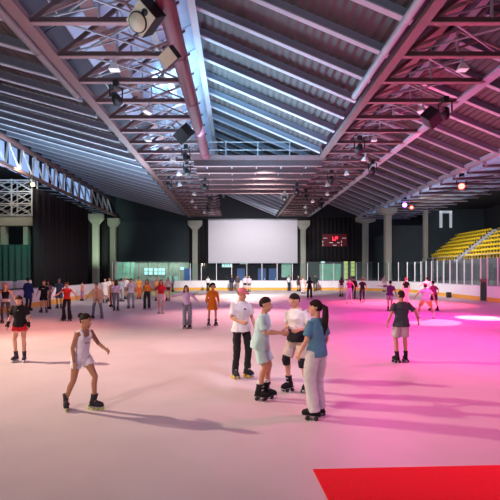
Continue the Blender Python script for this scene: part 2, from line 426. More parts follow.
# --- windows and doors low on the back wall
M['win_cyan'] = mat('lit_window_cyan', (.3, .5, .5), .3, 0, .3, 1.5, emit=(.55, 1, .95), estr=.9)
M['win_green'] = mat('lit_window_green', (.2, .4, .3), .3, 0, .5, 1.2, emit=(.35, .85, .6), estr=.28)
M['win_yel'] = mat('lit_window_yellow', (.4, .5, .1), .3, 0, .4, 1.5, emit=(.75, .95, .25), estr=.55)
def xw(px): return (px - 236) / 450 * (YB - .2)
def zw(py): return ZC + (272 - py) * (YB - .2) / 450
nwin = [5]
M['door_frame_glow'] = mat('lit_door_frame', (.5, .5, .52), .5, 0, .1, 2, emit=(.75, .85, 1), estr=.35)  # light on the door frame is put in as emission
def window(x0, y0, x1, y1, m, nx=1, ny=1):
    a, b, c, d = xw(x0), zw(y1), xw(x1), zw(y0); n = nwin[0]; nwin[0] += 1
    mb = MB()
    for i in range(nx):
        for j in range(ny):
            w = (c - a) / nx; h = (d - b) / ny; mb.span((a + i * w + .04, YB - .12, b + j * h + .04), (a + (i + 1) * w - .04, YB - .06, b + (j + 1) * h - .04))
    o = struct(mb.build('window_%d' % n, m))
    mb = MB(); mb.span((a - .05, YB - .09, b - .05), (c + .05, YB - .02, d + .05)); mb.build('window_frame', M['grey'], o)
window(144, 268, 152.5, 275, M['win_cyan'], 2, 2); window(154, 268, 165, 275, M['win_cyan'], 3, 2)
window(222, 260.5, 232, 267, M['win_cyan'], 4, 2); window(240, 261, 248, 264, M['win_cyan'], 3, 1)
window(320, 264, 341, 280, M['win_green'], 4, 3); window(344, 259, 348, 279, M['win_yel'], 1, 4); window(351, 259, 355, 276, M['win_yel'], 1, 4)
window(282, 261, 291, 277, M['win_green'], 2, 2); window(117, 262, 134, 279, M['win_green'], 2, 3); window(321, 258, 325, 263, M['win_cyan'])
window(385, 268, 391, 277, M['win_green']); window(180, 267, 184, 270, M['win_cyan']); window(166, 276, 178, 281, M['win_green'], 2, 1)
for k, (x0, x1) in enumerate(((237, 245), (258, 266), (269, 277), (184, 192))):
    mb = MB(); a, c = xw(x0), xw(x1); mb.span((a, YB - .1, 0), (c, YB - .02, 2.6)); o = struct(mb.build('door_%d' % (k + 1), M['blue']))
    mb = MB(); mb.span((c - .25, YB - .16, 1), (c - .15, YB - .1, 1.2)); mb.build('door_handle', M['alu'], o)
mb = MB(); mb.span((25.3, 55.8, 7.6), (25.6, 55.96, 9.7)); mb.span((26.5, 55.8, 7.6), (26.8, 55.96, 9.7)); mb.span((25.3, 55.8, 9.4), (26.8, 55.96, 9.7)); o = struct(mb.build('door_5', M['door_frame_glow']))
mb = MB(); mb.span((25.62, 55.86, 7.6), (26.48, 55.94, 9.38)); mb.build('door_leaf', M['teal'], o)
mb = MB(); mb.span((23.2, 55.5, 0), (23.7, 55.9, 9.9)); tag(mb.build('concrete_pillar', M['conc']), 'slim grey pillar standing behind the top of the yellow seats', 'pillar')
mb = MB(); mb.span((-17, YB - .02, 0), (-6.7, YB, 3.45)); struct(mb.build('trim_3', mat('green_lit_wall', (.30, .36, .30), .8, 0, .25, .8)))  # greenish light of the room behind the glass is painted into this panel
mb = MB(); mb.span((10, YB - .02, 0), (19.4, YB, 3.55)); struct(mb.build('trim_4', mat('grey_green_wall', (.12, .15, .15), .8, 0, .3, .8)))
# gallery at the back right
mb = MB(); mb.span((19.5, 56, 0), (30.9, YB - .1, 7.0)); mb.span((19.5, 56, 7.0), (24, 56.2, 7.9)); mb.span((24, 56, 7.0), (30.9, 56.2, 10.9)); struct(mb.build('wall_gallery', M['teal']))

# --- rink boards with glass on top (30 m wide sheet with rounded corners)
XL, XR, YF, RC = -12., 18., 51.9, 8.
def arc(cx, cy, a0, a1, n): return [V((cx + RC * math.cos(a0 + (a1 - a0) * i / n), cy + RC * math.sin(a0 + (a1 - a0) * i / n))) for i in range(n + 1)]
runs = {
 'left': [V((XL, 16)), V((XL, YF - RC))],
 'left corner': arc(XL + RC, YF - RC, PI, PI / 2, 10),
 'back': [V((XL + RC, YF)), V((XR - RC, YF))],
 'right corner': arc(XR - RC, YF - RC, PI / 2, 0, 10),
 'right': [V((XR, YF - RC)), V((XR, 33.2))],
 'near right': [V((XR, 32.3)), V((XR, 18))]}
def strip(mb, pts, z0, z1, t0, t1):
    """a band of wall along pts; t0..t1 is its thickness measured outwards"""
    L = []
    for i, p in enumerate(pts):
        d = (pts[min(i + 1, len(pts) - 1)] - pts[max(i - 1, 0)]).normalized(); nn = V((-d.y, d.x)); L.append((p + nn * t0, p + nn * t1))
    vs = []; fs = []
    for a, b in L: vs += [(a.x, a.y, z0), (a.x, a.y, z1), (b.x, b.y, z1), (b.x, b.y, z0)]
    for i in range(len(L) - 1):
        for k in range(4): fs.append((4 * i + k, 4 * i + (k + 1) % 4, 4 * i + 4 + (k + 1) % 4, 4 * i + 4 + k))
    fs += [(0, 3, 2, 1), tuple(4 * (len(L) - 1) + k for k in range(4))]
    mb.add(vs, fs)
for nm, pts in runs.items():
    lab = {'left': 'white rink boards with orange kick strip along the left side', 'left corner': 'curved white rink boards at the left back corner',
           'back': 'white rink boards with orange kick strip across the back', 'right corner': 'curved white rink boards at the right back corner',
           'right': 'white rink boards along the right side below the yellow seats', 'near right': 'white rink boards right of the dark gate at the right edge'}[nm]
    r = empty('rink_board', (0, 0, 0), lab, 'rink boards')
    mb = MB(); strip(mb, pts, .0, 1.06, 0, .1); mb.build('board_panel', M['board'], r)
    mb = MB(); strip(mb, pts, .0, .30, -.015, .0); mb.build('kick_strip', M['kick'], r)
    mb = MB(); strip(mb, pts, 1.06, 1.12, -.02, .13); mb.build('cap_rail', M['cap'], r)
    g = empty('glass_screen', (0, 0, 1.12), lab.replace('white rink boards with orange kick strip', 'tall clear glass screen').replace('curved white rink boards', 'curved run of clear glass screen').replace('white rink boards', 'clear glass screen with posts') , 'glass screen')
    if nm == 'left':
        bpy.data.objects.remove(g); continue
    zt = 2.0
    # panes of about 1.9 m along the run
    tot = [0]
    for i in range(len(pts) - 1): tot.append(tot[-1] + (pts[i + 1] - pts[i]).length)
    def on(s):
        for i in range(len(pts) - 1):
            if s <= tot[i + 1] + 1e-6:
                t = (s - tot[i]) / (tot[i + 1] - tot[i]); return pts[i].lerp(pts[i + 1], t), (pts[i + 1] - pts[i]).normalized()
        return pts[-1], (pts[-1] - pts[-2]).normalized()
    n = max(2, round(tot[-1] / (1.75 if nm == 'back' else 1.25)))
    for i in range(n + 1):
        p, d = on(tot[-1] * i / n); nn = V((-d.y, d.x)); c = p + nn * .05
        mb = MB(); mb.box((c.x, c.y, zt / 2), (.07, .07, zt)); mb.build('post', M['white'], g)
        if i < n:
            q, d2 = on(tot[-1] * (i + 1) / n); c2 = q + V((-d2.y, d2.x)) * .05
            mb = MB(); mb.bar((c.x, c.y, zt / 2), (c2.x, c2.y, zt / 2), .012, zt - .02); mb.build('glass_pane', M['glass'], g)
r = empty('rink_gate', (XR + .06, 32.75, 0), 'dark narrow gate in the right rink boards', 'gate')
mb = MB(); mb.span((-.05, -.42, .02), (.05, .42, 1.35)); mb.build('gate_leaf', M['black'], r)
mb = MB(); mb.span((-.07, -.44, 1.35), (.07, .44, 1.6)); mb.build('top_bar', M['redtube'], r)
mb = MB(); mb.span((-.5, -.2, 0), (-.2, .2, .45)); tag(mb.build('equipment_box', M['black'], None, loc=(XR - .25, 36.8, 0), bevel=.03), 'small black box standing on the floor against the right boards', 'box')

# --- the stand with yellow seats
SX, SZ, DX, DZ = 22.6, 3.72, .58, .46
mb = MB()
for i in range(7):
    x = SX + i * DX; mb.span((x - .29, 28, 0), (x + .29, 54.0, SZ + i * DZ - .38))
struct(mb.build('trim_stand', M['step']))
mb = MB()
for i in range(14):
    x = SX - .28 + i * DX / 2; y0 = 45.05; mb.span((x - .02, y0, SZ + i * DZ / 2 - .55), (x + .28, y0 + 1.0, SZ + i * DZ / 2 - .30))
struct(mb.build('trim_stair', M['grey']))
sp = None
def seat_mesh():
    mb = MB(); mb.span((-.2, -.22, -.03), (.22, .22, .03)); mb.span((.17, -.22, 0), (.24, .22, .20)); mb.span((-.05, -.05, -.31), (.05, .05, -.02))
    return mb
for i in range(7):
    x = SX + i * DX; z = SZ + i * DZ - .06; ya = 44.9
    cnt = 0
    for blk, a, b in (('far', ya + 1.4, 53.6 if i else 51.), ('near', max(1.67 * x, 30), ya)):
        y = a + .25
        while y < b - .2:
            if sp is None: sp = o = seat_mesh().build('stadium_seat', M['yellow'], bevel=.012)
            else: o = sp.copy(); COL.objects.link(o)
            o.location = (x, y, z)
            tag(o, 'yellow plastic seat in the %s row up of the %s stand block' % (ORD[i], blk), 'seat', 'yellow seats, %s row of the %s block' % (ORD[i], blk))
            y += .5
r = empty('guard_rail', (22.0, 45, 2.77), 'thin metal guard rail along the foot of the yellow seats', 'railing')
mb = MB(); mb.tube((0, -14, .9), (0, 8, .9), .03, 8); mb.build('top_rail', M['alu'], r)
for k in range(9):
    mb = MB(); mb.tube((0, -14 + k * 2.75, -2.75), (0, -14 + k * 2.75, .9), .03, 8); mb.build('rail_post', M['alu'], r)

# --- red carpet in the corner
mb = MB(); mb.span((0, -2.7, 0), (4.6, 0, .012)); o = mb.build('carpet', M['carpet'], None, loc=(.816, 4.77, 0)); o.rotation_euler.z = math.radians(2.8)
tag(o, 'flat bright red carpet lying on the rink floor at lower right', 'carpet')

# --- loudspeakers
def loudspeaker(loc, rot, s, label, front, horn=True):
    r = empty('loudspeaker', loc, label, 'loudspeaker'); n_ = V(rot[:3]).normalized(); r.rotation_euler = (Quaternion(n_, rot[3]) @ n_.to_track_quat('-Y', 'Z')).to_euler(); r.scale = (s, s, s)
    mb = MB(); mb.span((-.4, -.3, -.35), (.4, .35, .35)); mb.build('cabinet', M['black'], r, bevel=.02)
    mb = MB(); mb.span((-.38, -.34, -.33), (.38, -.3, .33)); mb.build('front_panel', front, r)
    if horn:
        mb = MB(); mb.tube((-.12, -.42, 0), (-.12, -.34, 0), .26, 24, .28); mb.build('woofer', M['cream'], r, True)
        mb = MB(); mb.tube((-.12, -.39, 0), (-.12, -.335, 0), .30, 24, .3); mb.build('woofer_ring', M['black'], r, True)
        mb = MB(); mb.tube((.26, -.36, 0), (.26, -.33, 0), .1, 20); mb.build('tweeter', M['black'], r, True)
    mb = MB(); mb.bar((.2, 0, .35), (.2, 0, .8), .05, .05); mb.bar((-.2, 0, .35), (-.2, 0, .8), .05, .05); mb.build('hanger', M['redsteel'], r)
loudspeaker((-2.6, 13.0, 9.45), (-.35, -.75, -.55, .55), .95, 'large black loudspeaker with cream front hanging in the left roof corridor', M['cream'])
loudspeaker((-2.05, 13.9, 8.75), (-.2, -.8, -.5, .55), .62, 'smaller cream-fronted loudspeaker hanging below the large cream-fronted one', M['cream'], False)
loudspeaker((-2.55, 22, 8.85), (-.35, -.7, -.6, .5), .9, 'plain black loudspeaker hanging halfway along the left roof corridor', M['black'], False)
loudspeaker((7.6, 17.5, 8.1), (.4, -.6, -.6, -.5), .75, 'plain black loudspeaker hanging on the right roof corridor', M['black'], False)

# --- floodlights and stage lights
M['lampglow'] = mat('lamp_glow', (.9, .9, .9), .4, 0, 0, emit=(1, .95, .9), estr=.25)
def flood_proto():
    r = empty('floodlight', (0, 0, 0), '', 'floodlight')
    mb = MB(); mb.add([(-.1, -.1, 0), (.1, -.1, 0), (.1, .1, 0), (-.1, .1, 0), (-.24, -.2, -.3), (.24, -.2, -.3), (.24, .2, -.3), (-.24, .2, -.3)],
                      [(0, 1, 2, 3), (7, 6, 5, 4), (0, 4, 5, 1), (1, 5, 6, 2), (2, 6, 7, 3), (3, 7, 4, 0)]); mb.build('reflector', M['white'], r)
    mb = MB(); mb.span((-.21, -.17, -.32), (.21, .17, -.3)); mb.build('lamp_glass', M['lampglow'], r)
    mb = MB(); mb.bar((0, 0, 0), (0, 0, .3), .06, .06); mb.span((-.07, -.07, 0), (.07, .07, .14)); mb.build('bracket', M['grey'], r)
    return r
fp = None
for side, x, ys in (('left', -4.4, [16.3 + 4.4 * i for i in range(10)]), ('right', 8.2, [16.3 + 4.4 * i for i in range(10)])):
    for k, y in enumerate(ys):
        if fp is None: r = fp = flood_proto()
        else: r = copy_tree(fp)
        r.scale = (.8, .8, .8); r.location = (x + .5 * math.sin(k * 2.3), y, h2z(7.55)); r.rotation_euler = (0, .25 * math.sin(k * 1.7), k * .7)
        tag(r, 'white floodlight hanging in the %s roof corridor, %s one back from the camera' % (side, ORD[k]), 'floodlight', 'floodlights of the %s corridor' % side)
def stage_light(loc, aim, label, glow=None, s=1.):
    r = empty('stage_light', loc, label, 'stage light'); r.scale = (s, s, s)
    d = (V(aim) - V(loc)).normalized(); b = -d * .22; f = d * .22
    mb = MB(); mb.tube(b, f, .13, 16, .19); mb.build('lamp_can', M['black'], r, True)
    mb = MB(); mb.tube(f * .98, f * 1.02, .16, 16); mb.build('lens', glow or M['black'], r, True)
    mb = MB(); x = d.cross(V((0, 0, 1))).normalized() * .24
    mb.bar(x, x + V((0, 0, .4)), .05, .03); mb.bar(-x, -x + V((0, 0, .4)), .05, .03); mb.bar(x + V((0, 0, .4)), -x + V((0, 0, .4)), .05, .03); mb.span((-.1, -.1, .4), (.1, .1, .62)); mb.build('yoke', M['black'], r)
    return r
def glow(n, c, e): M[n] = mat(n, c, .4, 0, 0, emit=c, estr=e); return M[n]
stage_light((18.3, 36.5, 9.15), (10, 20, 0), 'stage light glowing red on the right outer roof beam', glow('glow_red', (1, .05, .04), 18), 1.5)
stage_light((18.0, 48.0, 9.3), (8, 22, 0), 'stage light glowing violet on the far right outer roof beam', glow('glow_violet', (.35, .1, 1), 18), 1.4)
stage_light((19.2, 49.2, 9.2), (8, 22, 0), 'stage light glowing red just behind the violet one', M['glow_red'], 1.1)
stage_light((-16.7, 36.9, 9.3), (0, 12, 0), 'stage light glowing amber under the left lattice truss', glow('glow_amber', (1, .62, .2), 9))
stage_light((-16.6, 47.8, 8.95), (-4, 30, 0), 'stage light glowing green under the left lattice truss', glow('glow_green', (.6, 1, .4), 7))
for k, (p, lab) in enumerate([((9.6, 15.7, 9.2), 'black stage light on the outer edge of the right corridor, nearest'), ((9.2, 19.8, 9.1), 'black stage light on the right corridor, second from the camera'),
    ((7.0, 25.5, 9.1), 'black stage light on the right corridor just before the catwalk'), ((5.0, 37, 8.7), 'black stage light hanging under the right part of the catwalk'),
    ((4.2, 39, 8.4), 'black stage light hanging lowest under the catwalk'), ((6.5, 42, 9.1), 'black stage light on the right corridor behind the catwalk'),
    ((-2.4, 35, 8.7), 'black stage light at the left end of the catwalk'), ((-2.5, 43, 9.1), 'black stage light on the left corridor behind the catwalk'),
    ((-4.9, 18.4, 9.2), 'black stage light on the left corridor by the near trusses'),
    ((-3.0, 26.9, 9.0), 'black stage light in the left corridor just before the crimson pipe ends'), ((-3.4, 31.2, 9.1), 'black stage light in the left corridor just past the pipe end'),
    ((-5.4, 36.2, 9.1), 'black stage light on the outer side of the left corridor, middle distance'), ((-3.1, 50, 9.1), 'black stage light far back in the left corridor'),
    ((9.4, 31, 9.1), 'black stage light on the outer side of the right corridor, middle distance'), ((7.2, 34, 9.1), 'black stage light in the right corridor beside the catwalk'), ((8.9, 47, 9.1), 'black stage light far back in the right corridor')]):
    stage_light(p, (p[0] * .3 + 2, p[1] - 6, 0), lab, None, 1.15)
# ------------------------------------------------------------------ people
PENDING = []
FOLDS = bpy.data.textures.new('folds', 'CLOUDS'); FOLDS.noise_scale = .11; FOLDS.noise_depth = 1
def ik(a, b, l1, l2, pole):
    d = b - a; L = min(d.length, (l1 + l2) * .999); d = d.normalized(); x = (l1 * l1 - l2 * l2 + L * L) / (2 * L)
    h = math.sqrt(max(l1 * l1 - x * x, 0)); p = V(pole); p = (p - d * p.dot(d))
    if p.length < 1e-4: p = V((0, 0, 1)) - d * d.z
    return a + d * x + p.normalized() * h, a + d * L
def remesh(o, vox, smooth_it=3, fac=.5):
    m = o.modifiers.new('union', 'REMESH'); m.mode = 'VOXEL'; m.voxel_size = vox; m.use_smooth_shade = True
    if smooth_it:
        s = o.modifiers.new('soft', 'SMOOTH'); s.iterations = smooth_it; s.factor = fac
M['eye'] = mat('eye_dark', (.02, .012, .01), .25, 0, 0)
M['lip'] = mat('lip_red', (.45, .13, .11), .45, 0, 0)
WH = {'black': M['black'], 'yellow': mat('yellow_wheel', (.75, .52, .06), .4, 0, .1, 6), 'lime': mat('lime_wheel', (.45, .6, .12), .4, 0, .1, 6), 'white': M['white']}
SKP = {}
def skate(kind, color, wheel, parent, pos, yaw, s=1., full=True, pitch=0.):
    """roller skate: boot with plate and wheels; origin on the ground under the ankle"""
    key = (kind, color, wheel, full)
    if key not in SKP:
        mb = MB()
        z0 = .075
        mb.loft([(V((0, y, z0 + .0 + h * .5)), V((w, 0, 0)), V((0, 0, h * .5 + .004))) for y, w, h in ((.085, .012, .05), (.075, .034, .085), (.03, .042, .10), (-.05, .043, .095), (-.12, .046, .075), (-.165, .038, .06), (-.185, .012, .03))], 14)
        mb.loft([(V((0, .022, z0 + .03)), V((.043, 0, 0)), V((0, .06, 0))), (V((0, .012, z0 + .1)), V((.046, 0, 0)), V((0, .06, 0))), (V((0, -.002, z0 + .16)), V((.05, 0, 0)), V((0, .062, 0))), (V((0, -.012, z0 + .205)), V((.056, 0, 0)), V((0, .068, 0)))], 14)
        mb.span((-.045, -.165, z0 - .008), (.045, .085, z0 + .012))
        parts = []
        if kind == 'quad':
            q = MB()
            for zz, yy in ((.10, -.068), (.165, -.070)):
                q = MB(); q.loft([(V((-.03, yy + .02, z0 + zz)), V((0, .012, 0)), V((0, 0, .011))), (V((-.014, yy - .001, z0 + zz)), V((0, .01, 0)), V((0, 0, .011))), (V((.014, yy - .001, z0 + zz)), V((0, .01, 0)), V((0, 0, .011))), (V((.03, yy + .02, z0 + zz)), V((0, .012, 0)), V((0, 0, .011)))], 8); parts.append(('strap', q, M['grey']))
            q = MB(); q.span((-.022, -.13, .05), (.022, .07, .072)); q.span((-.05, -.105, .024), (.05, -.085, .05)); q.span((-.05, .025, .024), (.05, .045, .05)); q.tube((0, -.19, .06), (0, -.165, .06), .02, 10)
            parts.append(('truck', q, M['grey']))
            for x in (-.052, .052):
                for y in (-.095, .035):
                    q = MB(); q.tube((x - .017, y, .031), (x + .017, y, .031), .031, 14); parts.append(('wheel', q, WH[wheel]))
        else:
            q = MB(); q.span((-.014, -.15, .035), (.014, .08, .07)); parts.append(('frame', q, M['grey']))
            for y in (-.155, -.075, .005, .085):
                q = MB(); q.tube((-.012, y, .038), (.012, y, .038), .038, 14); parts.append(('wheel', q, WH[wheel]))
        if full: SKP[key] = (mb.mesh('skate', True), [(n, q.mesh(n, True), mm) for n, q, mm in parts])
        else:
            for n, q, mm in parts: mb.add(q.v, q.f)
            SKP[key] = (mb.mesh('skate', True), [])
        SKP[key][0].materials.append(cloth(color))
        for n, me, mm in SKP[key][1]: me.materials.append(mm)
    me, parts = SKP[key]
    o = bpy.data.objects.new('skate', me); COL.objects.link(o); o.parent = parent; o.location = pos; o.rotation_euler = (pitch, 0, yaw); o.scale = (s, s, s)
    for n, pm, mm in parts:
        c = bpy.data.objects.new(n, pm); COL.objects.link(c); c.parent = o
    return o

def person(px, py, H, yaw, label, lod=2, z=0., sk=(.62, .36, .25), hair=('short', (.02, .013, .01)), top=None, bottom=None, dress=None, shoes=('quad', (.015, .015, .017), 'black'),
           lf=(.10, 0, 0), rf=(-.10, 0, 0), lh=(.16, .08, -.95), rh=(-.16, .08, -.95), lean=(0, 0), head=(0, 0), toe=12, crouch=.01, hip=(0, 0), fem=False, cap=None, extra=None, pos=None, group=None, shoe_yaw=None, lift=(0, 0), elbow=None):
    g = at(px, py) if pos is None else V((pos[0], pos[1], 0))
    s = H / 1.7; k = .55 + .45 * s                      # k: head scale
    F = lambda l, f, u: V((l, -f, u))                   # person's frame: left, forward, up -> local x, y, z
    roll = shoes[0] in ('quad', 'inline')
    sole = .075 if roll else .015
    ank = (sole + .085)
    A = {'l': F(lf[0] * s, lf[1] * s, ank + lf[2]), 'r': F(rf[0] * s, rf[1] * s, ank + rf[2])}
    th, sh = .425 * s, .42 * s
    hw = .092 * s
    pc = (A['l'] + A['r']) / 2; px_, py_ = pc.x + hip[0] * s, pc.y - hip[1] * s
    hz = 9
    for q, sg in (('l', 1), ('r', -1)):
        a = A[q]; d2 = (px_ + sg * hw - a.x) ** 2 + (py_ - a.y) ** 2
        hz = min(hz, a.z + math.sqrt(max((th + sh) ** 2 * .995 - d2, .01)))
    hz -= crouch * s
    P = V((px_, py_, hz))
    sp = V((math.sin(math.radians(lean[0])), -math.sin(math.radians(lean[1])), 1)); sp.z = math.sqrt(max(.05, 1 - sp.x ** 2 - sp.y ** 2)); sp.normalize()
    right = V((1, 0, 0)); right = (right - sp * right.dot(sp)).normalized(); back = sp.cross(right) * 1.0   # +back = +y
    def S(t, l=0, f=0): 
        w = min(1, max(0, t / .2)); up = V((0, 0, 1)).lerp(sp, w) if t > 0 else V((0, 0, 1))
        return P + sp * t * s + right * l * s - back * f * s if t > 0 else P + V((0, 0, t * s)) + V((l * s, -f * s, 0))
    shw = (.150 if fem else .168)
    shL, shR = S(.475, shw), S(.475, -shw)
    ua, fa = .285 * s, .25 * s
    Hd = {}; El = {}
    for q, sg, sj, h in (('l', 1, shL, lh), ('r', -1, shR, rh)):
        tgt = sj + F(*h) * (ua + fa)
        pole = (elbow or {}).get(q, (sg * .45, -1, -.15))
        El[q], Hd[q] = ik(sj, tgt, ua, fa, F(*pole))
    Kn = {}
    for q, sg in (('l', 1), ('r', -1)):
        hj = P + V((sg * hw, 0, 0)); Kn[q], _ = ik(hj, A[q], th, sh, F(sg * .25, 1, 0))
    # head frame
    ya, pi_ = math.radians(head[0]), math.radians(head[1])
    nb = S(.535)
    Rh = Matrix.Rotation(ya, 3, 'Z') @ Matrix.Rotation(pi_, 3, 'X')    # +yaw turns to the person's left; +pitch looks down
    hl, hf, hu = Rh @ V((1, 0, 0)), Rh @ V((0, -1, 0)), Rh @ V((0, 0, 1))
    nk = nb + (sp * .5 + V((0, 0, .5))) * .055 * s
    hc = nk + hu * .085 * k + hf * .018 * k
    HP = lambda l, f, u: hc + (hl * l + hf * f + hu * u) * k
    fat = .95 * s ** .8
    w = lambda x: x * fat
    b = MB()
    def tring(t, a, d, f=0): return (S(t, 0, f), right * w(a), back * w(d))
    if fem: rings = [tring(-.11, .06, .06), tring(-.07, .14, .10), tring(.0, .165, .112), tring(.08, .145, .1), tring(.17, .115, .085), tring(.27, .13, .095), tring(.36, .145, .108, .008), tring(.43, .148, .09), tring(.485, .135, .07), tring(.52, .085, .06), tring(.55, .05, .05)]
    else: rings = [tring(-.11, .06, .06), tring(-.07, .13, .095), tring(.0, .155, .108), tring(.08, .145, .098), tring(.17, .135, .092), tring(.27, .15, .103), tring(.36, .165, .112), tring(.43, .168, .095), tring(.49, .145, .072), tring(.525, .09, .062), tring(.55, .056, .055)]
    b.loft(rings, 16)
    b.chain([nb - sp * .04, nk, hc - hu * .02 * k - hf * .01 * k], [w(.056), w(.054), w(.056)], 12)
    b.ell(HP(0, -.012, .022), [hl * .074 * k, hf * .094 * k, hu * .094 * k], 16, 11)
    b.ell(HP(0, .022, -.045), [hl * .056 * k, hf * .066 * k, hu * .074 * k], 14, 9)
    b.ell(HP(0, .062, -.098), [hl * .026 * k, hf * .022 * k, hu * .02 * k], 8, 5)
    b.chain([HP(0, .084, .004), HP(0, .105, -.034)], [.009 * k, .015 * k], 8)
    b.ell(HP(0, .078, .016), [hl * .05 * k, hf * .014 * k, hu * .010 * k], 10, 5)
    b.ell(HP(0, .082, -.066), [hl * .024 * k, hf * .011 * k, hu * .010 * k], 8, 5)
    for sg in (1, -1):
        b.ell(HP(sg * .076, -.012, -.012), [hl * .011 * k, hf * .018 * k, hu * .030 * k], 8, 5)
    for q, sg in (('l', 1), ('r', -1)):
        hj = P + V((sg * hw, 0, -.01)); kn, an = Kn[q], A[q]; m1 = hj.lerp(kn, .5); c1 = kn.lerp(an, .3) + (kn - (hj + an) / 2) * -.06 + V((0, .012 * s, 0)); c2 = kn.lerp(an, .7)
        b.chain([hj, m1, kn, c1, c2, an], [w(.088), w(.074), w(.054), w(.056), w(.043), w(.036)], 12)
        fy = math.radians(sg * toe); fd = V((math.sin(fy), -math.cos(fy), 0))
        b.chain([an, an - V((0, 0, .045)) + fd * .03, an - V((0, 0, .06)) + fd * .11 * s], [w(.036), w(.036), w(.028)], 8)
        sj = (shL if sg > 0 else shR); el, hd = El[q], Hd[q]
        b.chain([S(.46, sg * (shw - .05)), sj, sj.lerp(el, .45), el, el.lerp(hd, .3), hd], [w(.055), w(.052), w(.044), w(.037), w(.037), w(.025)], 10)
        # hand: palm, four unequal curled fingers, thumb from the side of the palm
        d = (hd - el).normalized(); inward = F(-sg, 0, 0) if abs(d.x) < .75 else F(0, .2, -1)
        nrm = (inward - d * inward.dot(d)).normalized(); tv = nrm.cross(d); 
        if tv.dot(F(0, 1, .2)) < 0: tv = -tv
        hs = s * 1.0
        fr = .0088 if lod > 1 else .0105
        b.chain([hd, hd + d * .05 * hs, hd + d * .088 * hs], [.026 * hs, .037 * hs, .036 * hs], 10, tv, .42)
        for i, (o_, L) in enumerate(((.029, .070), (.0095, .080), (-.0105, .074), (-.030, .058))):
            r0 = hd + d * .07 * hs + tv * o_ * hs; r1 = hd + d * .092 * hs + tv * o_ * 1.12 * hs; c = .35 + .08 * i
            d1 = (d * math.cos(c) + nrm * math.sin(c)); d2 = (d * math.cos(c * 2.1) + nrm * math.sin(c * 2.1))
            r2 = r1 + d1 * L * .5 * hs; r3 = r2 + d2 * L * .45 * hs
            b.chain([r0, r1, r2, r3], [fr * hs, fr * hs * 1.05, fr * hs, fr * .9 * hs], 8)
        t0 = hd + d * .025 * hs + tv * .024 * hs; t1 = t0 + (d * .6 + tv * .75 + nrm * .2).normalized() * .036 * hs; t2 = t1 + (d * .9 + tv * .25 + nrm * .35).normalized() * .034 * hs
        b.chain([t0, t1, t2], [.0125 * hs, .0115 * hs, .009 * hs], 8)
    body = b.build('person', [skin(sk), M['eye'], M['lip']], None, True, (g.x, g.y, z))
    body.rotation_euler.z = math.radians(yaw)
    tag(body, label, 'person', group)
    vox = {3: .0065, 2: .009, 1: .0115}[lod]
    remesh(body, vox, 2 if lod == 3 else 1, .5)
    PENDING.append((body, [(1, HP(.031, .082, -.004), .0125 * k), (1, HP(-.031, .082, -.004), .0125 * k), (2, HP(0.009, .09, -.067), .013 * k), (2, HP(-.009, .09, -.067), .013 * k)]))
    cv = {3: .011, 2: .013, 1: .016}[lod]
    def garment(name, mb_, m, it=6):
        o = mb_.build(name, m, body, True); remesh(o, cv, it if lod > 1 else 3)
        if lod > 1:
            d = o.modifiers.new('folds', 'DISPLACE'); d.texture = FOLDS; d.strength = .030 * s; d.mid_level = .5; d.texture_coords = 'LOCAL'
        return o
    # --- hair
    if hair:
        st, hcol = hair; hm = hairm(hcol); h = MB(); vs, fs = [], []; NA, NB = 36, 24
        big = {'curly': 1.42, 'afro': 1.35}.get(st, 1.09)
        for i in range(NB + 1):
            e = PI * i / NB - PI / 2
            for j in range(NA):
                a = 2 * PI * j / NA; dl, df, du = math.cos(e) * math.sin(a), math.cos(e) * math.cos(a), math.sin(e)
                lim = .52 - .42 * abs(dl) + .05 * math.sin(11 * a)
                if st in ('short', 'bun', 'pony', 'cap'): hide = (df > .10 and du < lim) or (df > -.22 and du < -.30) or du < -.66 or (abs(dl) > .90 and -.35 < df < .10 and du < -.08)
                else: hide = (df > .05 and du < lim) or du < -.75
                if cap: hide = hide or du > .22
                lump = mnoise.noise(V((dl, df, du)) * (5.5 if st == 'short' else 4.) + V((px * .37, py * .11, 0)))
                if st == 'curly': bg = big * (1 + .12 * lump)
                else: bg = 1.05 + (.13 if st == 'short' else .075) * min(1, max(0, max(du, -df * .7) + .15)) + (.075 if st == 'short' else .03) * lump
                r = .72 if hide else bg
                vs.append(HP(dl * .074 * r, -.012 + df * .094 * r, .022 + du * .094 * r * (1.02 if du > 0 else 1)))
        for i in range(NB):
            for j in range(NA): q = (j + 1) % NA; fs.append((i * NA + j, i * NA + q, (i + 1) * NA + q, (i + 1) * NA + j))
        h.add(vs, fs)
        if st == 'pony':
            p0 = HP(0, -.10, .03); h.chain([p0, p0 + V((0, .05, -.03)) * k + (hf * -.02), p0 + V((0, .075, -.16)) * k, p0 + V((0, .07, -.30)) * k, p0 + V((0, .055, -.42)) * k], [.032 * k, .042 * k, .05 * k, .042 * k, .014 * k], 10)
        if st == 'bun': h.ell(HP(0, -.115, .075), [hl * .048 * k, hf * .048 * k, hu * .045 * k], 12, 8)
        if st == 'long':
            h.loft([(HP(0, -.03, .03), hl * .083 * k, hf * .075 * k), (HP(0, -.05, -.05), hl * .09 * k, hf * .055 * k), (HP(0, -.065, -.14), hl * .095 * k, hf * .04 * k), (HP(0, -.075, -.24), hl * .085 * k, hf * .03 * k), (HP(0, -.08, -.30), hl * .05 * k, hf * .02 * k)], 14)
            for sg in (1, -1): h.chain([HP(sg * .068, .01, .05), HP(sg * .082, .015, -.04), HP(sg * .085, .02, -.14), HP(sg * .08, .03, -.2)], [.016 * k, .022 * k, .024 * k, .008 * k], 8)
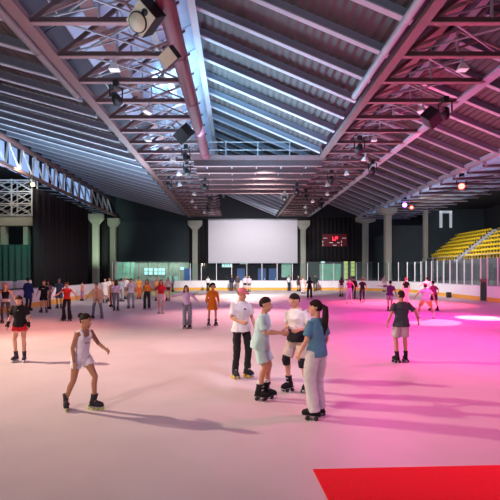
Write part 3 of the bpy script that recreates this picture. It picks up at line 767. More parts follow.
        if st == 'curly':
            for q in range(26):
                a = q * 2.4; e = -.5 + (q % 9) * .2; dl, df, du = math.cos(e) * math.sin(a), math.cos(e) * math.cos(a), math.sin(e)
                if df > .15 and du < .4: continue
                h.ell(HP(dl * .105, -.02 + df * .115, .01 + du * .115), [hl * .036 * k, hf * .036 * k, hu * .036 * k], 8, 6)
        h.build('hair', hm, body, True)
    if cap:
        c = MB(); rr = []
        for i in range(7):
            e = i / 6 * PI / 2 * .98; rr.append((HP(0, -.012, .042 + .085 * math.sin(e)), hl * .088 * math.cos(e) * k, hf * .108 * math.cos(e) * k))
        c.loft(rr, 18)
        c.loft([(HP(0, -.012, .030), hl * .086 * k, hf * .106 * k), (HP(0, -.012, .044), hl * .088 * k, hf * .108 * k)], 18)
        c.loft([(HP(0, .05, .052), hl * .07 * k, hu * .012 * k), (HP(0, .10, .05), hl * .072 * k, hu * .010 * k), (HP(0, .145, .038), hl * .058 * k, hu * .008 * k), (HP(0, .165, .030), hl * .02 * k, hu * .005 * k)], 14)
        c.build('cap', cloth(cap), body, True)
    # --- upper garment
    def torso_loft(c, t0, t1, loose, flare=0., n=18):
        prof = [(-.30, .165, .125), (-.11, .165, .118), (0, .166, .118), (.08, .15, .106), (.17, .125 if fem else .138, .094), (.27, .138 if fem else .152, .104), (.36, .15 if fem else .167, .114), (.43, .152 if fem else .17, .098), (.475, .145 if fem else .155, .082), (.515, .10, .068), (.54, .068, .062)]
        def pr(t):
            for i in range(len(prof) - 1):
                if prof[i][0] <= t <= prof[i + 1][0]:
                    u = (t - prof[i][0]) / (prof[i + 1][0] - prof[i][0]); return [prof[i][j] + (prof[i + 1][j] - prof[i][j]) * u for j in (1, 2)]
            return prof[0][1:] if t < 0 else prof[-1][1:]
        ts = sorted({t0, t1} | {p[0] for p in prof if t0 < p[0] < t1} | ({-.05} if t0 < -.05 < t1 else set()))
        rg = []
        for t in ts:
            a, d = pr(t); lo = loose * (1 if t < .42 else .45); fl = flare * max(0, (.12 - t)) 
            rg.append((S(t), right * (w(a) + lo * s + fl * s), back * (w(d) + lo * s + fl * s)))
        c.loft(rg, n)
    sl_len = {'none': 0, 'short': .78, 'cap': .4, 'long': 1.92, 'three': 1.45}
    def sleeves(c, kind, loose):
        if not sl_len[kind]: return
        for q, sg in (('l', 1), ('r', -1)):
            sj = shL if sg > 0 else shR; el, hd = El[q], Hd[q]; L = sl_len[kind]
            p0 = S(.45, sg * (shw - .06)); pts = [p0, sj + sp * .004]; rad = [w(.055), w(.049) + loose * s * .3]
            if L <= 1: pts += [sj.lerp(el, L * .5), sj.lerp(el, L)]; rad += [w(.047) + loose * s * .55, w(.045) + loose * s * .9]
            else: pts += [sj.lerp(el, .5), el, el.lerp(hd, (L - 1) * .5), el.lerp(hd, L - 1)]; rad += [w(.05) + loose * s, w(.045) + loose * s, w(.042) + loose * s, w(.034) + loose * s]
            c.chain(pts, rad, 12, rs=True, re=False)
    if top:
        kind, col, hem, sl, loose = top[:5]
        c = MB(); torso_loft(c, hem, .42 if kind == 'tank' else .53, loose, .12 if loose > .03 else 0)
        if kind == 'tank':
            for sg in (1, -1): 
                c.chain([S(.38, sg * .085, .095), S(.46, sg * .088, .075), S(.515, sg * .085, .01), S(.46, sg * .088, -.075), S(.38, sg * .085, -.09)], [.026 * s] * 5, 8)
        sleeves(c, sl, loose)
        o = garment(top[5] if len(top) > 5 else ('tank_top' if kind == 'tank' else 'shirt'), c, cloth(col))
    if dress:
        col, length, flare, sl, loose = dress
        c = MB(); torso_loft(c, 0.02, .53, loose)
        c.loft([(S(.14), right * (w(.125) + loose * s), back * (w(.095) + loose * s)), (S(0), right * (w(.165) + .02 * s), back * (w(.12) + .02 * s)), (S(-length * .5), right * (w(.17) + flare * .6 * s), back * (w(.125) + flare * .6 * s)), (S(-length), right * (w(.175) + flare * s), back * (w(.13) + flare * s))], 18)
        sleeves(c, sl, loose); garment('dress', c, cloth(col))
    # --- lower garment
    if bottom:
        kind, col = bottom[:2]
        c = MB()
        if kind == 'skirt':
            c.loft([(S(.12), right * w(.14), back * w(.105)), (S(0), right * (w(.175) + .012 * s), back * (w(.12) + .015 * s)), (S(-.16), right * (w(.19) + .03 * s), back * (w(.14) + .03 * s)), (S(-.27), right * (w(.2) + .04 * s), back * (w(.15) + .04 * s))], 18)
        else:
            R_ = {'skinny': (.094, .080, .062, .062, .046), 'straight': (.10, .088, .078, .073, .070), 'wide': (.106, .10, .094, .095, .098), 'baggy': (.112, .108, .100, .098, .094), 'flare': (.098, .084, .074, .086, .115), 'shorts': (.108, .10, .094), 'long_shorts': (.11, .104, .098)}[kind]
            c.loft([tring(-.10, .09, .07), tring(-.06, .165, .118), tring(.0, .174, .124), tring(.07, .158, .112), tring(.12, .142, .102)], 16)
            for q, sg in (('l', 1), ('r', -1)):
                hj = P + V((sg * hw, 0, -.01)); kn, an = Kn[q], A[q]
                if kind in ('shorts', 'long_shorts'):
                    e = bottom[2] if len(bottom) > 2 else (.55 if kind == 'shorts' else .85)
                    c.chain([hj, hj.lerp(kn, e * .5), hj.lerp(kn, e)], [w(R_[0]), w(R_[1]) + .005, w(R_[2]) + .012], 14, re=False)
                else:
                    endp = an + (an - kn).normalized() * (.03 if kind == 'skinny' else .055) * s if roll else an + (an - kn).normalized() * .06 * s
                    c.chain([hj, hj.lerp(kn, .5), kn, kn.lerp(an, .5), endp], [w(x) for x in R_], 14, re=False)
        garment({'skirt': 'skirt', 'shorts': 'shorts', 'long_shorts': 'shorts'}.get(kind, 'trousers'), c, cloth(col))
    # --- footwear
    for i, (q, sg) in enumerate((('l', 1), ('r', -1))):
        a = A[q]; sy = math.radians(sg * toe) if shoe_yaw is None else math.radians(shoe_yaw[i])
        if roll: skate(shoes[0], shoes[1], shoes[2], body, (a.x, a.y, a.z - ank), sy, max(.86, s ** .8), lod > 1, 0)
        else:
            c = MB(); fd = V((math.sin(sy), -math.cos(sy), 0)); c.chain([a + fd * -.03 + V((0, 0, -.06)), a + fd * .06 + V((0, 0, -.062)), a + fd * .15 * s + V((0, 0, -.068))], [.042, .044, .034], 10); c.chain([a + V((0, 0, -.05)), a + V((0, 0, .03))], [.045, .048], 10, re=False)
            c.build('shoe', cloth(shoes[1]), body, True)
    J = dict(P=P, S=S, El=El, Hd=Hd, Kn=Kn, A=A, w=w, s=s, HP=HP, body=body, garment=garment, right=right, back=back, torso_loft=torso_loft, sleeves=sleeves, hl=hl, hf=hf, hu=hu, k=k, shL=shL, shR=shR)
    if extra: extra(J)
    return J
# ------------------------------------------------------------------ the skaters
DK = (.022, .014, .011); BR = (.07, .035, .018); BLK = (.012, .012, .014)
SK1 = (.66, .36, .24); SK2 = (.54, .28, .17); SK3 = (.42, .21, .12)
JEAN = (.16, .20, .30); WHT = (.78, .78, .78)

def pads_c(J):      # black knee pad and grey knee sleeve
    for q in 'lr':
        kn = J['Kn'][q]; c = MB(); c.chain([kn + V((0, 0, .09)) , kn + V((0, -.01, 0)), kn - V((0, -.01, .09))], [.072, .076, .066], 14, rs=False, re=False)
        J['garment']('knee_pad', c, cloth((.02, .02, .025)))
    c = MB(); J['torso_loft'](c, -.06, .17, .038, .1); o = J['garment']('black_shirt_band', c, cloth((.015, .015, .018))); o['label'] = 'black lower half of the shirt'
def guards_f(J):
    for q in 'lr':
        a = J['Hd'][q]; d = (a - J['El'][q]).normalized(); c = MB(); c.chain([a - d * .09, a - d * .02, a + d * .045], [.042, .042, .046], 12, rs=False, re=False); J['garment']('wrist_guard', c, cloth((.02, .02, .022)))
def mark(J, w_, h_, t, m, f=.155, name='print'):
    mb = MB()
    for i in range(5):
        x = -w_ / 2 + w_ * (i + .5) / 5; c = J['S'](t, x, f); mb.box(c, (w_ / 7, .012, h_))
    mb.build(name, m, J['body'])
WRITE = mat('print_ink', (.02, .02, .02), .7, 0, 0)
def wrap(J):
    c = MB(); J['torso_loft'](c, -.05, .10, .05, .1); J['garment']('waist_wrap', c, cloth((.45, .42, .46)))
def cardigan(J):
    S, s, right, back, w = J['S'], J['s'], J['right'], J['back'], J['w']; c = MB()
    for sg in (1, -1):
        c.loft([(S(t, sg * (a)), right * (.075 * s), back * (.15 * s)) for t, a in ((.50, .09), (.40, .105), (.25, .11), (.1, .12), (-.08, .14), (-.2, .15))], 14)
    c.loft([(S(t), right * w(a), back * w(.09)) for t, a in ((.5, .13), (.3, .16), (.0, .18), (-.2, .2))], 14)
    c2 = MB(); c2.v, c2.f, c2.m = c.v, c.f, c.m
    c2.v = [(x, max(y, J['S'](.2).y - .12 * s) if False else y, z) for x, y, z in c2.v]
    J['sleeves'](c2, 'long', .03); J['garment']('cardigan', c2, cloth((.62, .50, .36)))
def knees_cuffs(J):
    pass

# near group in the middle
person(317.5, 418, 1.60, -142, 'person with long dark ponytail in blue tee and baggy grey trousers, seen from behind', 3, sk=SK1, hair=('pony', DK), fem=True,
       top=('tee', (.10, .26, .36), -.06, 'short', .03), bottom=('baggy', (.60, .62, .60)), lf=(.10, -.02, 0), rf=(-.10, .05, 0), lh=(.12, .28, -.9), rh=(-.10, .15, -.95), head=(25, 5), shoe_yaw=(35, 5))
person(263, 399, 1.60, 72, 'boy in mint tee and mint shorts reaching one hand forward, on black skates', 3, sk=SK2, hair=('short', DK),
       top=('tee', (.50, .76, .74), -.10, 'short', .036), bottom=('long_shorts', (.50, .76, .74), .80), lf=(.09, .04, 0), rf=(-.08, -.04, 0), lh=(.0, .50, -.58), rh=(.05, .60, -.50), elbow={'r': (-.2, -1, -.6), 'l': (.2, -1, -.6)}, lean=(0, 8), head=(0, 4), toe=4, crouch=.02, hip=(0, -.05),
       extra=lambda J: [J['garment']('sock', (lambda c: (c.chain([J['A'][q] + V((0, 0, .05)), J['A'][q] + V((0, 0, .16))], [.047, .05], 12, rs=False, re=False), c)[1])(MB()), cloth(WHT)) for q in 'lr'])
person(300, 391, 1.66, -38, 'person in white tee with black lower half and knee pads, standing behind the ponytailed skater', 3, sk=SK1, hair=('short', DK),
       top=('tee', WHT, .06, 'short', .034), bottom=('long_shorts', (.62, .52, .44), .86), lf=(.12, -.02, 0), rf=(-.16, .12, 0), lh=(.05, .42, -.55), rh=(.18, .46, -.50), lean=(0, 5), head=(-18, 18), extra=pads_c, crouch=.03)
person(241, 377.5, 1.70, 28, 'tall person in white tee, pink cap and black trousers on skates with yellow wheels', 3, sk=SK2, hair=('short', DK), cap=(.62, .16, .20),
       top=('tee', WHT, -.07, 'short', .036), bottom=('straight', (.018, .018, .02)), shoes=('quad', (.03, .03, .035), 'yellow'), lf=(.13, .02, 0), rf=(-.12, -.02, 0), lh=(.12, .28, -.88), rh=(.02, .50, -.60), head=(15, 12),
       extra=lambda J: mark(J, .04, .03, .38, WRITE, .155, 'chest_emblem'))
# girl in white
person(82, 410.5, 1.40, 58, 'girl in white tank top and white shorts with hair bun, skating with legs apart', 3, sk=SK3, hair=('bun', DK), fem=True,
       top=('tank', (.80, .78, .84), .0, 'none', .014), bottom=('shorts', (.80, .80, .84), .42), shoes=('inline', (.03, .03, .035), 'lime'), lf=(.15, .15, 0), rf=(-.12, -.30, 0), lh=(.22, .52, -.62), rh=(-.12, -.02, -.97), lean=(0, 10), head=(10, 6), hip=(0, .03), shoe_yaw=(20, -35), crouch=.02,
       extra=lambda J: mark(J, .12, .02, .30, cloth((.55, .35, .40)), .125))
# red shorts
person(20.5, 361.5, 1.46, 6, 'child in black tee, red shorts and wrist guards looking down, at the left edge', 3, sk=SK1, hair=('pony', BR), fem=True,
       top=('tee', (.014, .013, .016), -.06, 'short', .03), bottom=('shorts', (.62, .02, .04), .42), shoes=('inline', (.06, .05, .08), 'white'), lf=(.11, .03, 0), rf=(-.12, 0, 0), lh=(.20, .16, -.93), rh=(-.26, .14, -.90), head=(0, 28), lean=(0, 4), extra=lambda J: (guards_f(J), mark(J, .035, .025, .40, cloth((.5, .5, .2)), .125, 'chest_emblem')))
# boy seen from behind, magenta light
person(402, 362.5, 1.56, 182, 'boy in dark grey tee and light grey shorts seen from behind, arms held out low', 3, sk=SK2, hair=('short', DK),
       top=('tee', (.055, .075, .085), -.10, 'short', .034), bottom=('long_shorts', (.52, .50, .50), .85), lf=(.13, 0, 0), rf=(-.12, .06, 0), lh=(.34, -.04, -.86), rh=(-.50, .02, -.78), toe=10)
# orange shorts, leaning
person(426, 318.5, 1.62, 160, 'person in white tee, red cap and orange shorts leaning on wide-spread white skates', 2, sk=SK1, hair=('short', DK), cap=(.62, .02, .10),
       top=('tee', (.82, .76, .80), -.10, 'short', .035), bottom=('long_shorts', (.75, .42, .12), .82), shoes=('quad', WHT, 'white'), lf=(.36, .05, 0), rf=(-.32, 0, 0), lh=(.55, .10, -.70), rh=(-.45, .10, -.80), lean=(0, 22), hip=(0, -.12), crouch=.06)
person(187, 328.5, 1.50, 14, 'person in lilac long-sleeved top and jeans skating with both arms held out', 2, sk=SK1, hair=('long', DK), fem=True,
       top=('tee', (.62, .48, .76), .0, 'long', .018), bottom=('wide', (.24, .25, .33)), lf=(.10, .0, 0), rf=(-.10, 0, 0), lh=(.62, .15, -.68), rh=(-.90, .1, -.2), lean=(-5, 2), head=(10, 5))
person(212, 325.5, 1.55, 8, 'person with big curly hair in an orange dress and black skates', 2, sk=SK2, hair=('curly', DK), fem=True,
       dress=((.74, .20, .02), .32, .07, 'long', .02), lf=(.16, .02, 0), rf=(-.14, 0, 0), lh=(.20, .05, -.95), rh=(-.22, .1, -.93), lean=(2, 2))
person(67, 321, 1.56, -8, 'person in red V-neck top and black flared trousers with arms out to both sides', 2, sk=SK1, hair=('bun', BR), fem=True,
       top=('tee', (.68, .03, .03), .02, 'cap', .018), bottom=('flare', (.018, .016, .02)), lf=(.15, 0, 0), rf=(-.15, 0, 0), lh=(.62, .15, -.68), rh=(-.62, .3, -.55), head=(-5, 5))
person(97, 318.5, 1.52, 4, 'person in beige cardigan over pink top and blue jeans, legs apart', 2, sk=SK2, hair=('bun', BR), fem=True,
       top=('tee', (.66, .28, .22), .0, 'none', .016), bottom=('straight', JEAN), lf=(.26, .04, 0), rf=(-.20, 0, 0), lh=(.32, .15, -.85), rh=(-.55, .15, -.75), lean=(-4, 6), head=(-8, 10), extra=cardigan)
person(6.5, 323, 1.54, 12, 'person in black tank top with grey wrap round the waist, at the far left edge', 2, sk=SK1, hair=('bun', (.30, .13, .05)), fem=True,
       top=('tank', BLK, .05, 'none', .014), bottom=('skinny', (.06, .07, .08)), lf=(.10, 0, 0), rf=(-.16, .1, 0), lh=(.48, .2, -.80), rh=(-.45, .2, -.80), extra=wrap)
person(44, 312.8, 1.56, 4, 'person with reddish hair in black tee and black shorts by the left boards', 2, sk=SK1, hair=('short', (.30, .05, .03)),
       top=('tee', BLK, -.06, 'short', .03), bottom=('shorts', BLK, .75), lf=(.14, 0, 0), rf=(-.15, 0, 0), lh=(.14, .1, -.95), rh=(-.30, .3, -.80), extra=lambda J: mark(J, .16, .035, .36, cloth((.6, .6, .6)), .145))
person(48.8, 309, 1.50, -15, 'person in mauve top half hidden behind the red-haired one in black', 1, sk=SK2, hair=('long', DK), fem=True, top=('tee', (.26, .14, .24), .0, 'short', .02), bottom=('straight', (.20, .10, .10)))
person(59.5, 308.5, 1.64, 10, 'person in dark blue tee, blue shorts and grey cap near the left boards', 2, sk=SK2, hair=('short', DK), cap=(.16, .20, .26),
       top=('tee', (.05, .09, .16), -.06, 'short', .03), bottom=('long_shorts', (.07, .10, .20), .9), lf=(.10, .05, 0), rf=(-.12, 0, 0), lh=(.2, .25, -.88), rh=(-.34, .2, -.86))
person(28, 311, 1.70, 165, 'person in long dark blue hooded coat by the left boards', 2, sk=SK1, hair=('short', BLK), top=('tee', (.025, .035, .16), -.28, 'long', .04, 'coat'), bottom=('straight', (.02, .02, .05)), lh=(.1, .2, -.95), rh=(-.1, .2, -.95))
person(82.5, 300.8, 1.20, -30, 'small child in orange top standing by the left boards', 1, sk=SK2, hair=('short', BR), top=('tee', (.60, .25, .20), -.05, 'short', .02), bottom=('straight', (.35, .16, .30)))
person(131, 308.5, 1.64, 0, 'person in white tee and grey jeans facing the camera, left of the orange top', 2, sk=SK2, hair=('short', BR), top=('tee', (.72, .68, .80), -.06, 'short', .032), bottom=('straight', (.32, .32, .40)), lf=(.14, 0, 0), rf=(-.14, 0, 0), rh=(-.30, .1, -.88))
person(147, 309.2, 1.58, 2, 'person in orange cropped top and black jeans with long dark hair', 2, sk=SK2, hair=('long', DK), fem=True, top=('tank', (.78, .26, .03), .10, 'cap', .018), bottom=('wide', (.028, .028, .032)), lf=(.13, 0, 0), rf=(-.13, 0, 0), rh=(-.25, .1, -.92))
person(161, 313.5, 1.62, 8, 'person in red tee and white skirt on pale skates', 2, sk=SK1, hair=('long', BR), fem=True, top=('tee', (.62, .02, .04), .04, 'short', .018), bottom=('skirt', (.80, .66, .68)), shoes=('quad', (.70, .62, .62), 'white'), lf=(.11, .02, 0), rf=(-.09, 0, 0), lh=(.25, .25, -.85), rh=(-.1, .3, -.88))
person(116, 311, 1.58, 190, 'person with long brown hair in lilac top and grey trousers seen from behind', 2, sk=SK1, hair=('long', BR), fem=True, top=('tee', (.60, .50, .80), .06, 'short', .02), bottom=('straight', (.16, .17, .24)), lh=(.22, .1, -.93), rh=(-.2, .2, -.9))
person(112.5, 306.8, 1.5, -20, 'person in orange top partly hidden behind the long brown hair', 1, sk=SK2, hair=('short', BR), top=('tee', (.70, .36, .20), -.05, 'short', .02), bottom=('straight', (.30, .06, .06)))
person(105, 303.3, 1.58, 20, 'person in pale grey sleeveless dress by the back left corner', 2, sk=SK2, hair=('short', DK), fem=True, dress=((.62, .58, .56), .42, .06, 'short', .03))
person(109.5, 301.5, 1.62, 0, 'person in white top and grey shorts beyond the pale grey dress', 1, sk=SK2, hair=('short', BR), top=('tee', (.72, .66, .60), -.05, 'short', .03), bottom=('shorts', (.30, .28, .30)))
person(121.5, 301.5, 1.55, 170, 'person in blue-grey top and jeans, back turned, in the left back group', 1, sk=SK2, hair=('short', DK), top=('tee', (.36, .42, .50), -.05, 'short', .03), bottom=('straight', (.36, .38, .42)))
person(126, 299.2, 1.66, -10, 'person in white shirt and pale cap at the back of the left group', 1, sk=SK2, hair=('short', BR), cap=(.66, .58, .48), top=('tee', (.74, .66, .62), -.05, 'short', .03), bottom=('long_shorts', (.10, .10, .12)))
person(139, 299, 1.60, 15, 'person in orange top and red-orange trousers behind the white tee', 1, sk=SK2, hair=('short', BR), top=('tee', (.72, .34, .06), -.04, 'short', .02), bottom=('wide', (.58, .12, .04)))
person(157.2, 301, 1.62, 5, 'person in orange top and dark shorts behind the red tee, on its left', 1, sk=SK1, hair=('long', (.20, .09, .04)), fem=True, top=('tank', (.70, .36, .10), .05, 'none', .014), bottom=('shorts', (.10, .06, .08), .5))
person(168, 300.8, 1.62, -10, 'person in pale sleeveless top and black shorts, right of the red tee', 1, sk=SK1, hair=('long', (.25, .12, .05)), fem=True, top=('tank', (.72, .58, .50), .05, 'none', .014), bottom=('shorts', (.06, .05, .06), .5))
person(173, 291.6, 1.62, -60, 'person in pale blue hooded jacket leaning on the back boards', 1, sk=SK2, hair=('short', BR), cap=(.35, .50, .70), top=('tee', (.42, .52, .72), -.08, 'long', .03, 'jacket'), bottom=('straight', (.16, .22, .38)))
person(208, 291.4, 1.55, 20, 'person in white top and black trousers by the back boards behind the curly hair', 1, sk=SK2, hair=('long', DK), fem=True, top=('tee', WHT, .02, 'short', .02), bottom=('wide', BLK))
person(231.8, 290.9, 1.64, -20, 'person all in dark clothes by the back boards left of centre', 1, sk=SK2, hair=('short', DK), top=('tee', (.03, .035, .06), -.06, 'long', .03), bottom=('straight', (.04, .05, .09)))
person(237.5, 290.9, 1.64, 25, 'person in brown jacket and beige trousers by the back boards', 1, sk=SK2, hair=('short', DK), top=('tee', (.10, .07, .07), -.06, 'long', .03, 'jacket'), bottom=('straight', (.42, .32, .28)))
person(245, 291.4, 1.60, 10, 'person in white tee and black shorts, left one of a pair by the back boards', 1, sk=SK1, hair=('short', DK), top=('tee', (.74, .68, .72), -.03, 'short', .03), bottom=('shorts', (.04, .04, .05), .7))
person(249.2, 291.9, 1.62, -15, 'person in lilac tee and dark shorts, right one of a pair by the back boards', 1, sk=SK1, hair=('short', BR), top=('tee', (.64, .54, .74), -.03, 'short', .03), bottom=('shorts', (.16, .08, .12), .7))
person(288.8, 290.8, 1.62, 30, 'person in pale blue top and dark trousers by the back boards right of centre', 1, sk=SK2, hair=('short', DK), top=('tee', (.60, .70, .74), .0, 'short', .02), bottom=('straight', (.03, .04, .06)))
person(303, 293.6, 1.50, -10, 'person in pale pink outfit beside the one all in black', 1, sk=SK1, hair=('short', (.25, .07, .05)), fem=True, top=('tee', (.76, .46, .44), .0, 'short', .02), bottom=('straight', (.78, .66, .62)))
person(310, 299.2, 1.64, 175, 'person all in black with pale shoes seen from behind at centre back', 1, sk=SK2, hair=('long', DK), fem=True, top=('tee', BLK, -.03, 'short', .03), bottom=('wide', BLK), shoes=('quad', (.65, .6, .6), 'white'), lf=(.16, 0, 0), rf=(-.1, .05, 0), lh=(.3, .1, -.85), rh=(-.3, .2, -.8))
person(298.3, 291.2, 1.62, 20, 'person in dark grey clothes left of the pale pink outfit', 1, sk=SK2, hair=('short', (.2, .06, .05)), top=('tee', (.05, .04, .06), -.05, 'short', .03), bottom=('shorts', (.06, .05, .06), .8))
person(315.2, 291, 1.68, -20, 'person in dark green clothes right of the one all in black', 1, sk=SK2, hair=('short', DK), top=('tee', (.03, .05, .05), -.06, 'long', .03), bottom=('straight', (.03, .04, .04)))
person(341.5, 296.8, 1.62, 185, 'person with long brown hair in dark top and white shorts, back right', 1, sk=SK1, hair=('long', BR), fem=True, top=('tee', (.10, .02, .04), .03, 'short', .02), bottom=('shorts', (.76, .66, .66), .4))
person(349.3, 303.5, 1.66, 178, 'person in magenta top and pale jeans seen from behind, legs apart', 2, sk=SK1, hair=('short', (.15, .03, .06)), fem=True, top=('tank', (.52, .03, .30), .04, 'none', .016), bottom=('straight', (.46, .48, .70)), shoes=('quad', WHT, 'white'), lf=(.16, 0, 0), rf=(-.16, 0, 0), lh=(.2, .2, -.9), rh=(-.4, .1, -.8))
person(353.6, 299, 1.62, 170, 'person in black jacket just behind the magenta top', 1, sk=SK2, hair=('short', DK), top=('tee', BLK, -.05, 'long', .03, 'jacket'), bottom=('straight', BLK))
person(362.4, 303.2, 1.60, 182, 'person in black top and dark trousers with red-brown hair, pale shoes', 2, sk=SK1, hair=('short', (.18, .04, .04)), fem=True, top=('tee', BLK, .0, 'short', .02), bottom=('straight', (.035, .04, .06)), shoes=('quad', WHT, 'white'), lh=(.4, .05, -.75), rh=(-.3, .15, -.85))
person(384, 291.8, 1.66, 10, 'person in mauve top and pale trousers standing at the right back boards', 1, sk=SK1, hair=('long', BR), fem=True, top=('tee', (.35, .16, .26), .0, 'short', .02), bottom=('straight', (.55, .45, .50)))
person(389.5, 311.3, 1.54, 150, 'boy in purple tee and grey shorts with one arm stretched out sideways', 2, sk=SK2, hair=('short', DK), top=('tee', (.12, .03, .14), -.08, 'short', .034), bottom=('long_shorts', (.46, .44, .48), .85), lf=(.10, .12, 0), rf=(-.10, -.05, 0), lh=(.95, .05, .0), rh=(-.25, .2, -.88), lean=(-4, 4))
person(406, 303.2, 1.62, 178, 'person in black top and white trousers with pink hair seen from behind', 2, sk=SK1, hair=('short', (.40, .05, .12)), fem=True, top=('tee', BLK, .08, 'short', .02), bottom=('wide', (.78, .68, .76)), lf=(.08, 0, 0), rf=(-.14, .15, 0))
person(427.3, 301.5, 1.62, 175, 'person in white tee behind the red cap, arms spread, near the right boards', 2, sk=SK2, hair=('short', DK), top=('tee', (.80, .74, .80), -.06, 'short', .03), bottom=('straight', (.20, .12, .20)), lh=(.6, .1, -.6), rh=(-.6, .1, -.6))
person(434.5, 311, 1.52, 200, 'person in crimson top and dark shorts just right of the orange shorts', 2, sk=SK1, hair=('short', DK), top=('tee', (.50, .05, .22), -.04, 'short', .03), bottom=('shorts', (.12, .02, .10), .8), lf=(.16, .1, 0), rf=(-.16, -.08, 0), lh=(.2, .2, -.9), rh=(-.5, .1, -.75), lean=(0, 12))

# pale boxes on a dark table behind the left boards
r = empty('folding_table', (-14.2, 28.5, 0), 'dark long table standing behind the left rink boards', 'table')
mb = MB(); mb.span((-.5, -3, 1.0), (.5, 3, 1.06)); mb.build('table_top', M['black'], r)
for x in (-.4, .4):
    for y in (-2.8, 2.8): mb = MB(); mb.span((x - .03, y - .03, 0), (x + .03, y + .03, 1.0)); mb.build('leg', M['black'], r)
for k, y in enumerate((-2.2, -.9, .4, 1.7)):
    mb = MB(); mb.span((-.3, -.45, 0), (.3, .45, .42 + .06 * (k % 2)))
    tag(mb.build('storage_box', M['white'] if k % 2 else M['cap'], None, loc=(-14.2, 28.5 + y, 1.06), bevel=.03), 'pale box on the dark table behind the left boards, %s from the camera end' % ORD[k], 'box', 'pale boxes behind the left boards')

# --- finish the bodies: apply the union, then give eyes and lips their own material
dg = bpy.context.evaluated_depsgraph_get()
done = []
for o, marks in PENDING:
    me = bpy.data.meshes.new_from_object(o.evaluated_get(dg)); done.append((o, me, marks))
for o, me, marks in done:
    mats = [m for m in o.data.materials]
    o.modifiers.clear(); o.data = me
    me.materials.clear()
    for m in mats: me.materials.append(m)
    zmin = min(p.z for _, p, _ in marks) - .05
    for p in me.polygons:
        p.use_smooth = True
        c = p.center
        if c.z < zmin: continue
        for mi, q, r_ in marks:
            if (c - q).length < r_: p.material_index = mi
# ------------------------------------------------------------------ light
def spot(name, loc, aim, color, power, size, blend=.6, radius=.25):
    l = bpy.data.lights.new(name, 'SPOT'); l.energy = power; l.color = color; l.spot_size = math.radians(size); l.spot_blend = blend; l.shadow_soft_size = radius
    o = bpy.data.objects.new(name, l); COL.objects.link(o); o.location = loc
    o.rotation_euler = (V(aim) - V(loc)).to_track_quat('-Z', 'Y').to_euler(); return o
def area(name, loc, aim, color, power, sx, sy):
    l = bpy.data.lights.new(name, 'AREA'); l.shape = 'RECTANGLE'; l.size = sx; l.size_y = sy; l.energy = power; l.color = color
    o = bpy.data.objects.new(name, l); COL.objects.link(o); o.location = loc
    o.rotation_euler = (V(aim) - V(loc)).to_track_quat('-Z', 'Y').to_euler(); return o
# warm key from the left truss, coloured washes from the roof corridors
spot('key_spot', (-15.6, 11.7, 9.2), (-3.5, 11, 0), (1, 0.71, 0.545), 17163, 54, 1, 0.1)
spot('front_spot', (-8, -3, 8), (0, 8, 0), (1.0, 0.72, 0.7), 2638, 60, 1, 0.3)
spot('left_wash', (-5, 18, 9.1), (-9, 16, 0), (1.0, 0.34, 0.25), 5167, 65, 1, 0.3)
spot('mid_wash', (-3, 14, 9.1), (-1.5, 11.5, 0), (1.0, 0.45, 0.5), 1740, 55, 1, 0.3)
spot('mid_far_wash', (1, 26, 9.1), (0, 22, 0), (1.0, 0.469, 0.498), 7803, 60, 1, 0.3)
spot('mid_far_wash', (1, 42, 9.1), (0, 38, 0), (1.0, 0.566, 0.526), 15002, 65, 1, 0.3)
spot('right_near_wash', (8, 8, 9.1), (5, 7, 0), (1.0, 0.1, 0.45), 3842, 60, 1, 0.3)
spot('right_wash', (9, 13, 9.1), (6.5, 13, 0), (1.0, 0.04, 0.5), 8062, 60, 1, 0.3)
spot('right_mid_wash', (11, 20, 9.2), (9, 20, 0), (1.0, 0.022, 0.453), 7582, 60, 1, 0.3)
spot('right_far_wash', (12, 31, 9.2), (11, 30, 0), (1.0, 0.078, 0.16), 23383, 60, 1, 0.3)
area('hall_fill', (8, 26, 9.0), (8, 26.05, 0), (1.0, 0.02, 0.5), 1077, 1.5, 12)  # broad fill added under the roof, no fixture of its own
area('hall_fill', (0, 50, 9.0), (0.05, 50, 0), (1.0, 0.72, 0.66), 84, 12, 1)  # added fill over the far end of the rink
spot('white_pool', (13, 24, 9.3), (11.2, 20.6, 0), (1, .85, .95), 9000, 13, .3, .1)
spot('white_pool', (14, 26, 9.3), (8.3, 18.9, 0), (1, .85, .95), 5000, 10, .3, .1)
spot('white_pool', (0, 44, 9.0), (1.2, 33, 0), (1, .85, .9), 3500, 16, .3, .1)
area('stand_fill', (17.0, 44, 6.6), (24, 45, 3.5), (1, .95, .85), 420, 1, 6)  # unseen fill added to brighten the yellow seats
area('blue_roof_fill', (-1.0, 25, 8.8), (3, 27, 14), (.33, .72, 1), 1700, 1.2, 14)  # added upward light, stands in for skylight blue on the centre roof
area('blue_roof_fill', (-12.5, 32, 7.4), (-12, 32, 12), (.58, .80, 1), 2600, 1.2, 30)  # added upward light that lifts the left roof bay
area('magenta_uplight', (11.5, 26, 8.6), (15, 28, 12), (1, .06, .22), 380, 1.2, 18)
area('magenta_uplight', (8.6, 22, 7.4), (8.6, 22, 12), (1, .08, .30), 130, 2, 20)
area('blue_roof_fill', (-4.5, 24, 7.4), (-4.5, 24, 12), (.50, .75, 1), 420, 2, 30)  # added upward light for the left corridor steel
area('roof_fill', (2, 8, 6.5), (1.5, 16, 13), (.62, .80, 1), 100, 4, 4)  # unseen upward fill added to brighten the roof steel
spot('curtain_green', (-14.5, 33, 8), (-18.5, 37, 2), (.3, 1, .7), 700, 60, .8)
spot('cage_light', (-16.2, 34, 10.2), (-18.5, 38, 8.5), (1, .85, .6), 700, 80, .8)  # light added because the cage came out dark
spot('column_light', (-14, 52, 3), (-17.5, 58, 6), (.75, 1, .75), 2200, 60, .8)
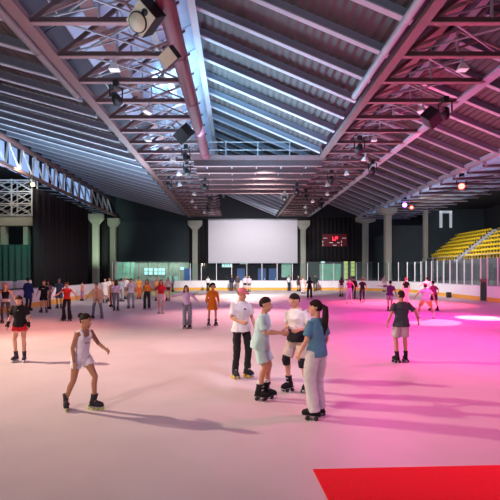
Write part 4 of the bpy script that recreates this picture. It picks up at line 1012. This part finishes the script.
area('back_room_fill', (-11.5, 63.0, 3.6), (-11.5, 63.4, 0), (.85, 1, .9), 160, 9, .3)  # added fill for the low wall behind the glass
spot('back_left_green', (-8, 46, 9.1), (-8.5, 44, 0), (.55, 1, .25), 2600, 50, 1, .3)
area('screen_fill', (2.2, 57, 9.2), (2.2, 62.6, 5), (1, .95, 1), 330, 9, .5)  # unseen light added to brighten the projection screen
spot('white_pool', (3, 4, 9.2), (.6, 9.1, 0), (.80, .78, 1), 1500, 15, .5, .1)
spot('white_pool', (-3, 6, 9.2), (-1.2, 12.9, 0), (.95, .85, 1), 1200, 13, .6, .1)
spot('stand_front_fill', (8, 36, 8.5), (21, 42, 1.8), (.95, .95, 1), 2500, 55, .8, .2)  # added fill that lifts the dark stand front behind the glass
spot('board_light', (2, 30, 9.0), (3, 52, .8), (1, .97, .95), 22000, 58, .8, .3)  # frontal light added to brighten the back boards
area('front_fill', (-9, -5, 4.6), (0, 10, 1), (1, .74, .62), 380, 3, 2)  # unseen low light, added to brighten the skaters more than the floor
spot('front_right_spot', (8, 0, 5.0), (-1, 8.2, 1), (.92, .60, 1), 1000, 36, 1, .4)
spot('left_far_spot', (-3, 12, 9.0), (-9, 29, .8), (1, .74, .58), 2200, 44, 1, .2)  # added to brighten the people at far left
spot('right_far_spot', (5, 14, 9.0), (9, 36, .8), (1, .45, .7), 1500, 40, 1, .2)
spot('right_board_light', (6, 24, 7.5), (18, 42, .8), (1, .92, .92), 8000, 44, .8, .3)  # added to brighten the right boards
spot('left_board_light', (-2, 20, 8.5), (-12, 36, .7), (1, .86, .84), 7000, 40, .8, .3)  # added to brighten the left boards

w = bpy.data.worlds.new('World'); scn.world = w; w.use_nodes = True
w.node_tree.nodes['Background'].inputs[0].default_value = (.45, .6, .9, 1); w.node_tree.nodes['Background'].inputs[1].default_value = .6

cam = bpy.data.cameras.new('Camera'); cam.sensor_width = 36; cam.lens = 32.4; cam.shift_x = .028; cam.shift_y = .044; cam.clip_end = 200
co = bpy.data.objects.new('Camera', cam); COL.objects.link(co); co.location = (0, 0, ZC); co.rotation_euler = (PI / 2, 0, 0); scn.camera = co
scn.view_settings.view_transform = 'Standard'; scn.view_settings.look = 'None'; scn.view_settings.gamma = 1; scn.view_settings.use_curve_mapping = False
scn.view_settings.exposure = 0
scn.cycles.use_denoising = True
scn.cycles.max_bounces = 6; scn.cycles.transparent_max_bounces = 16
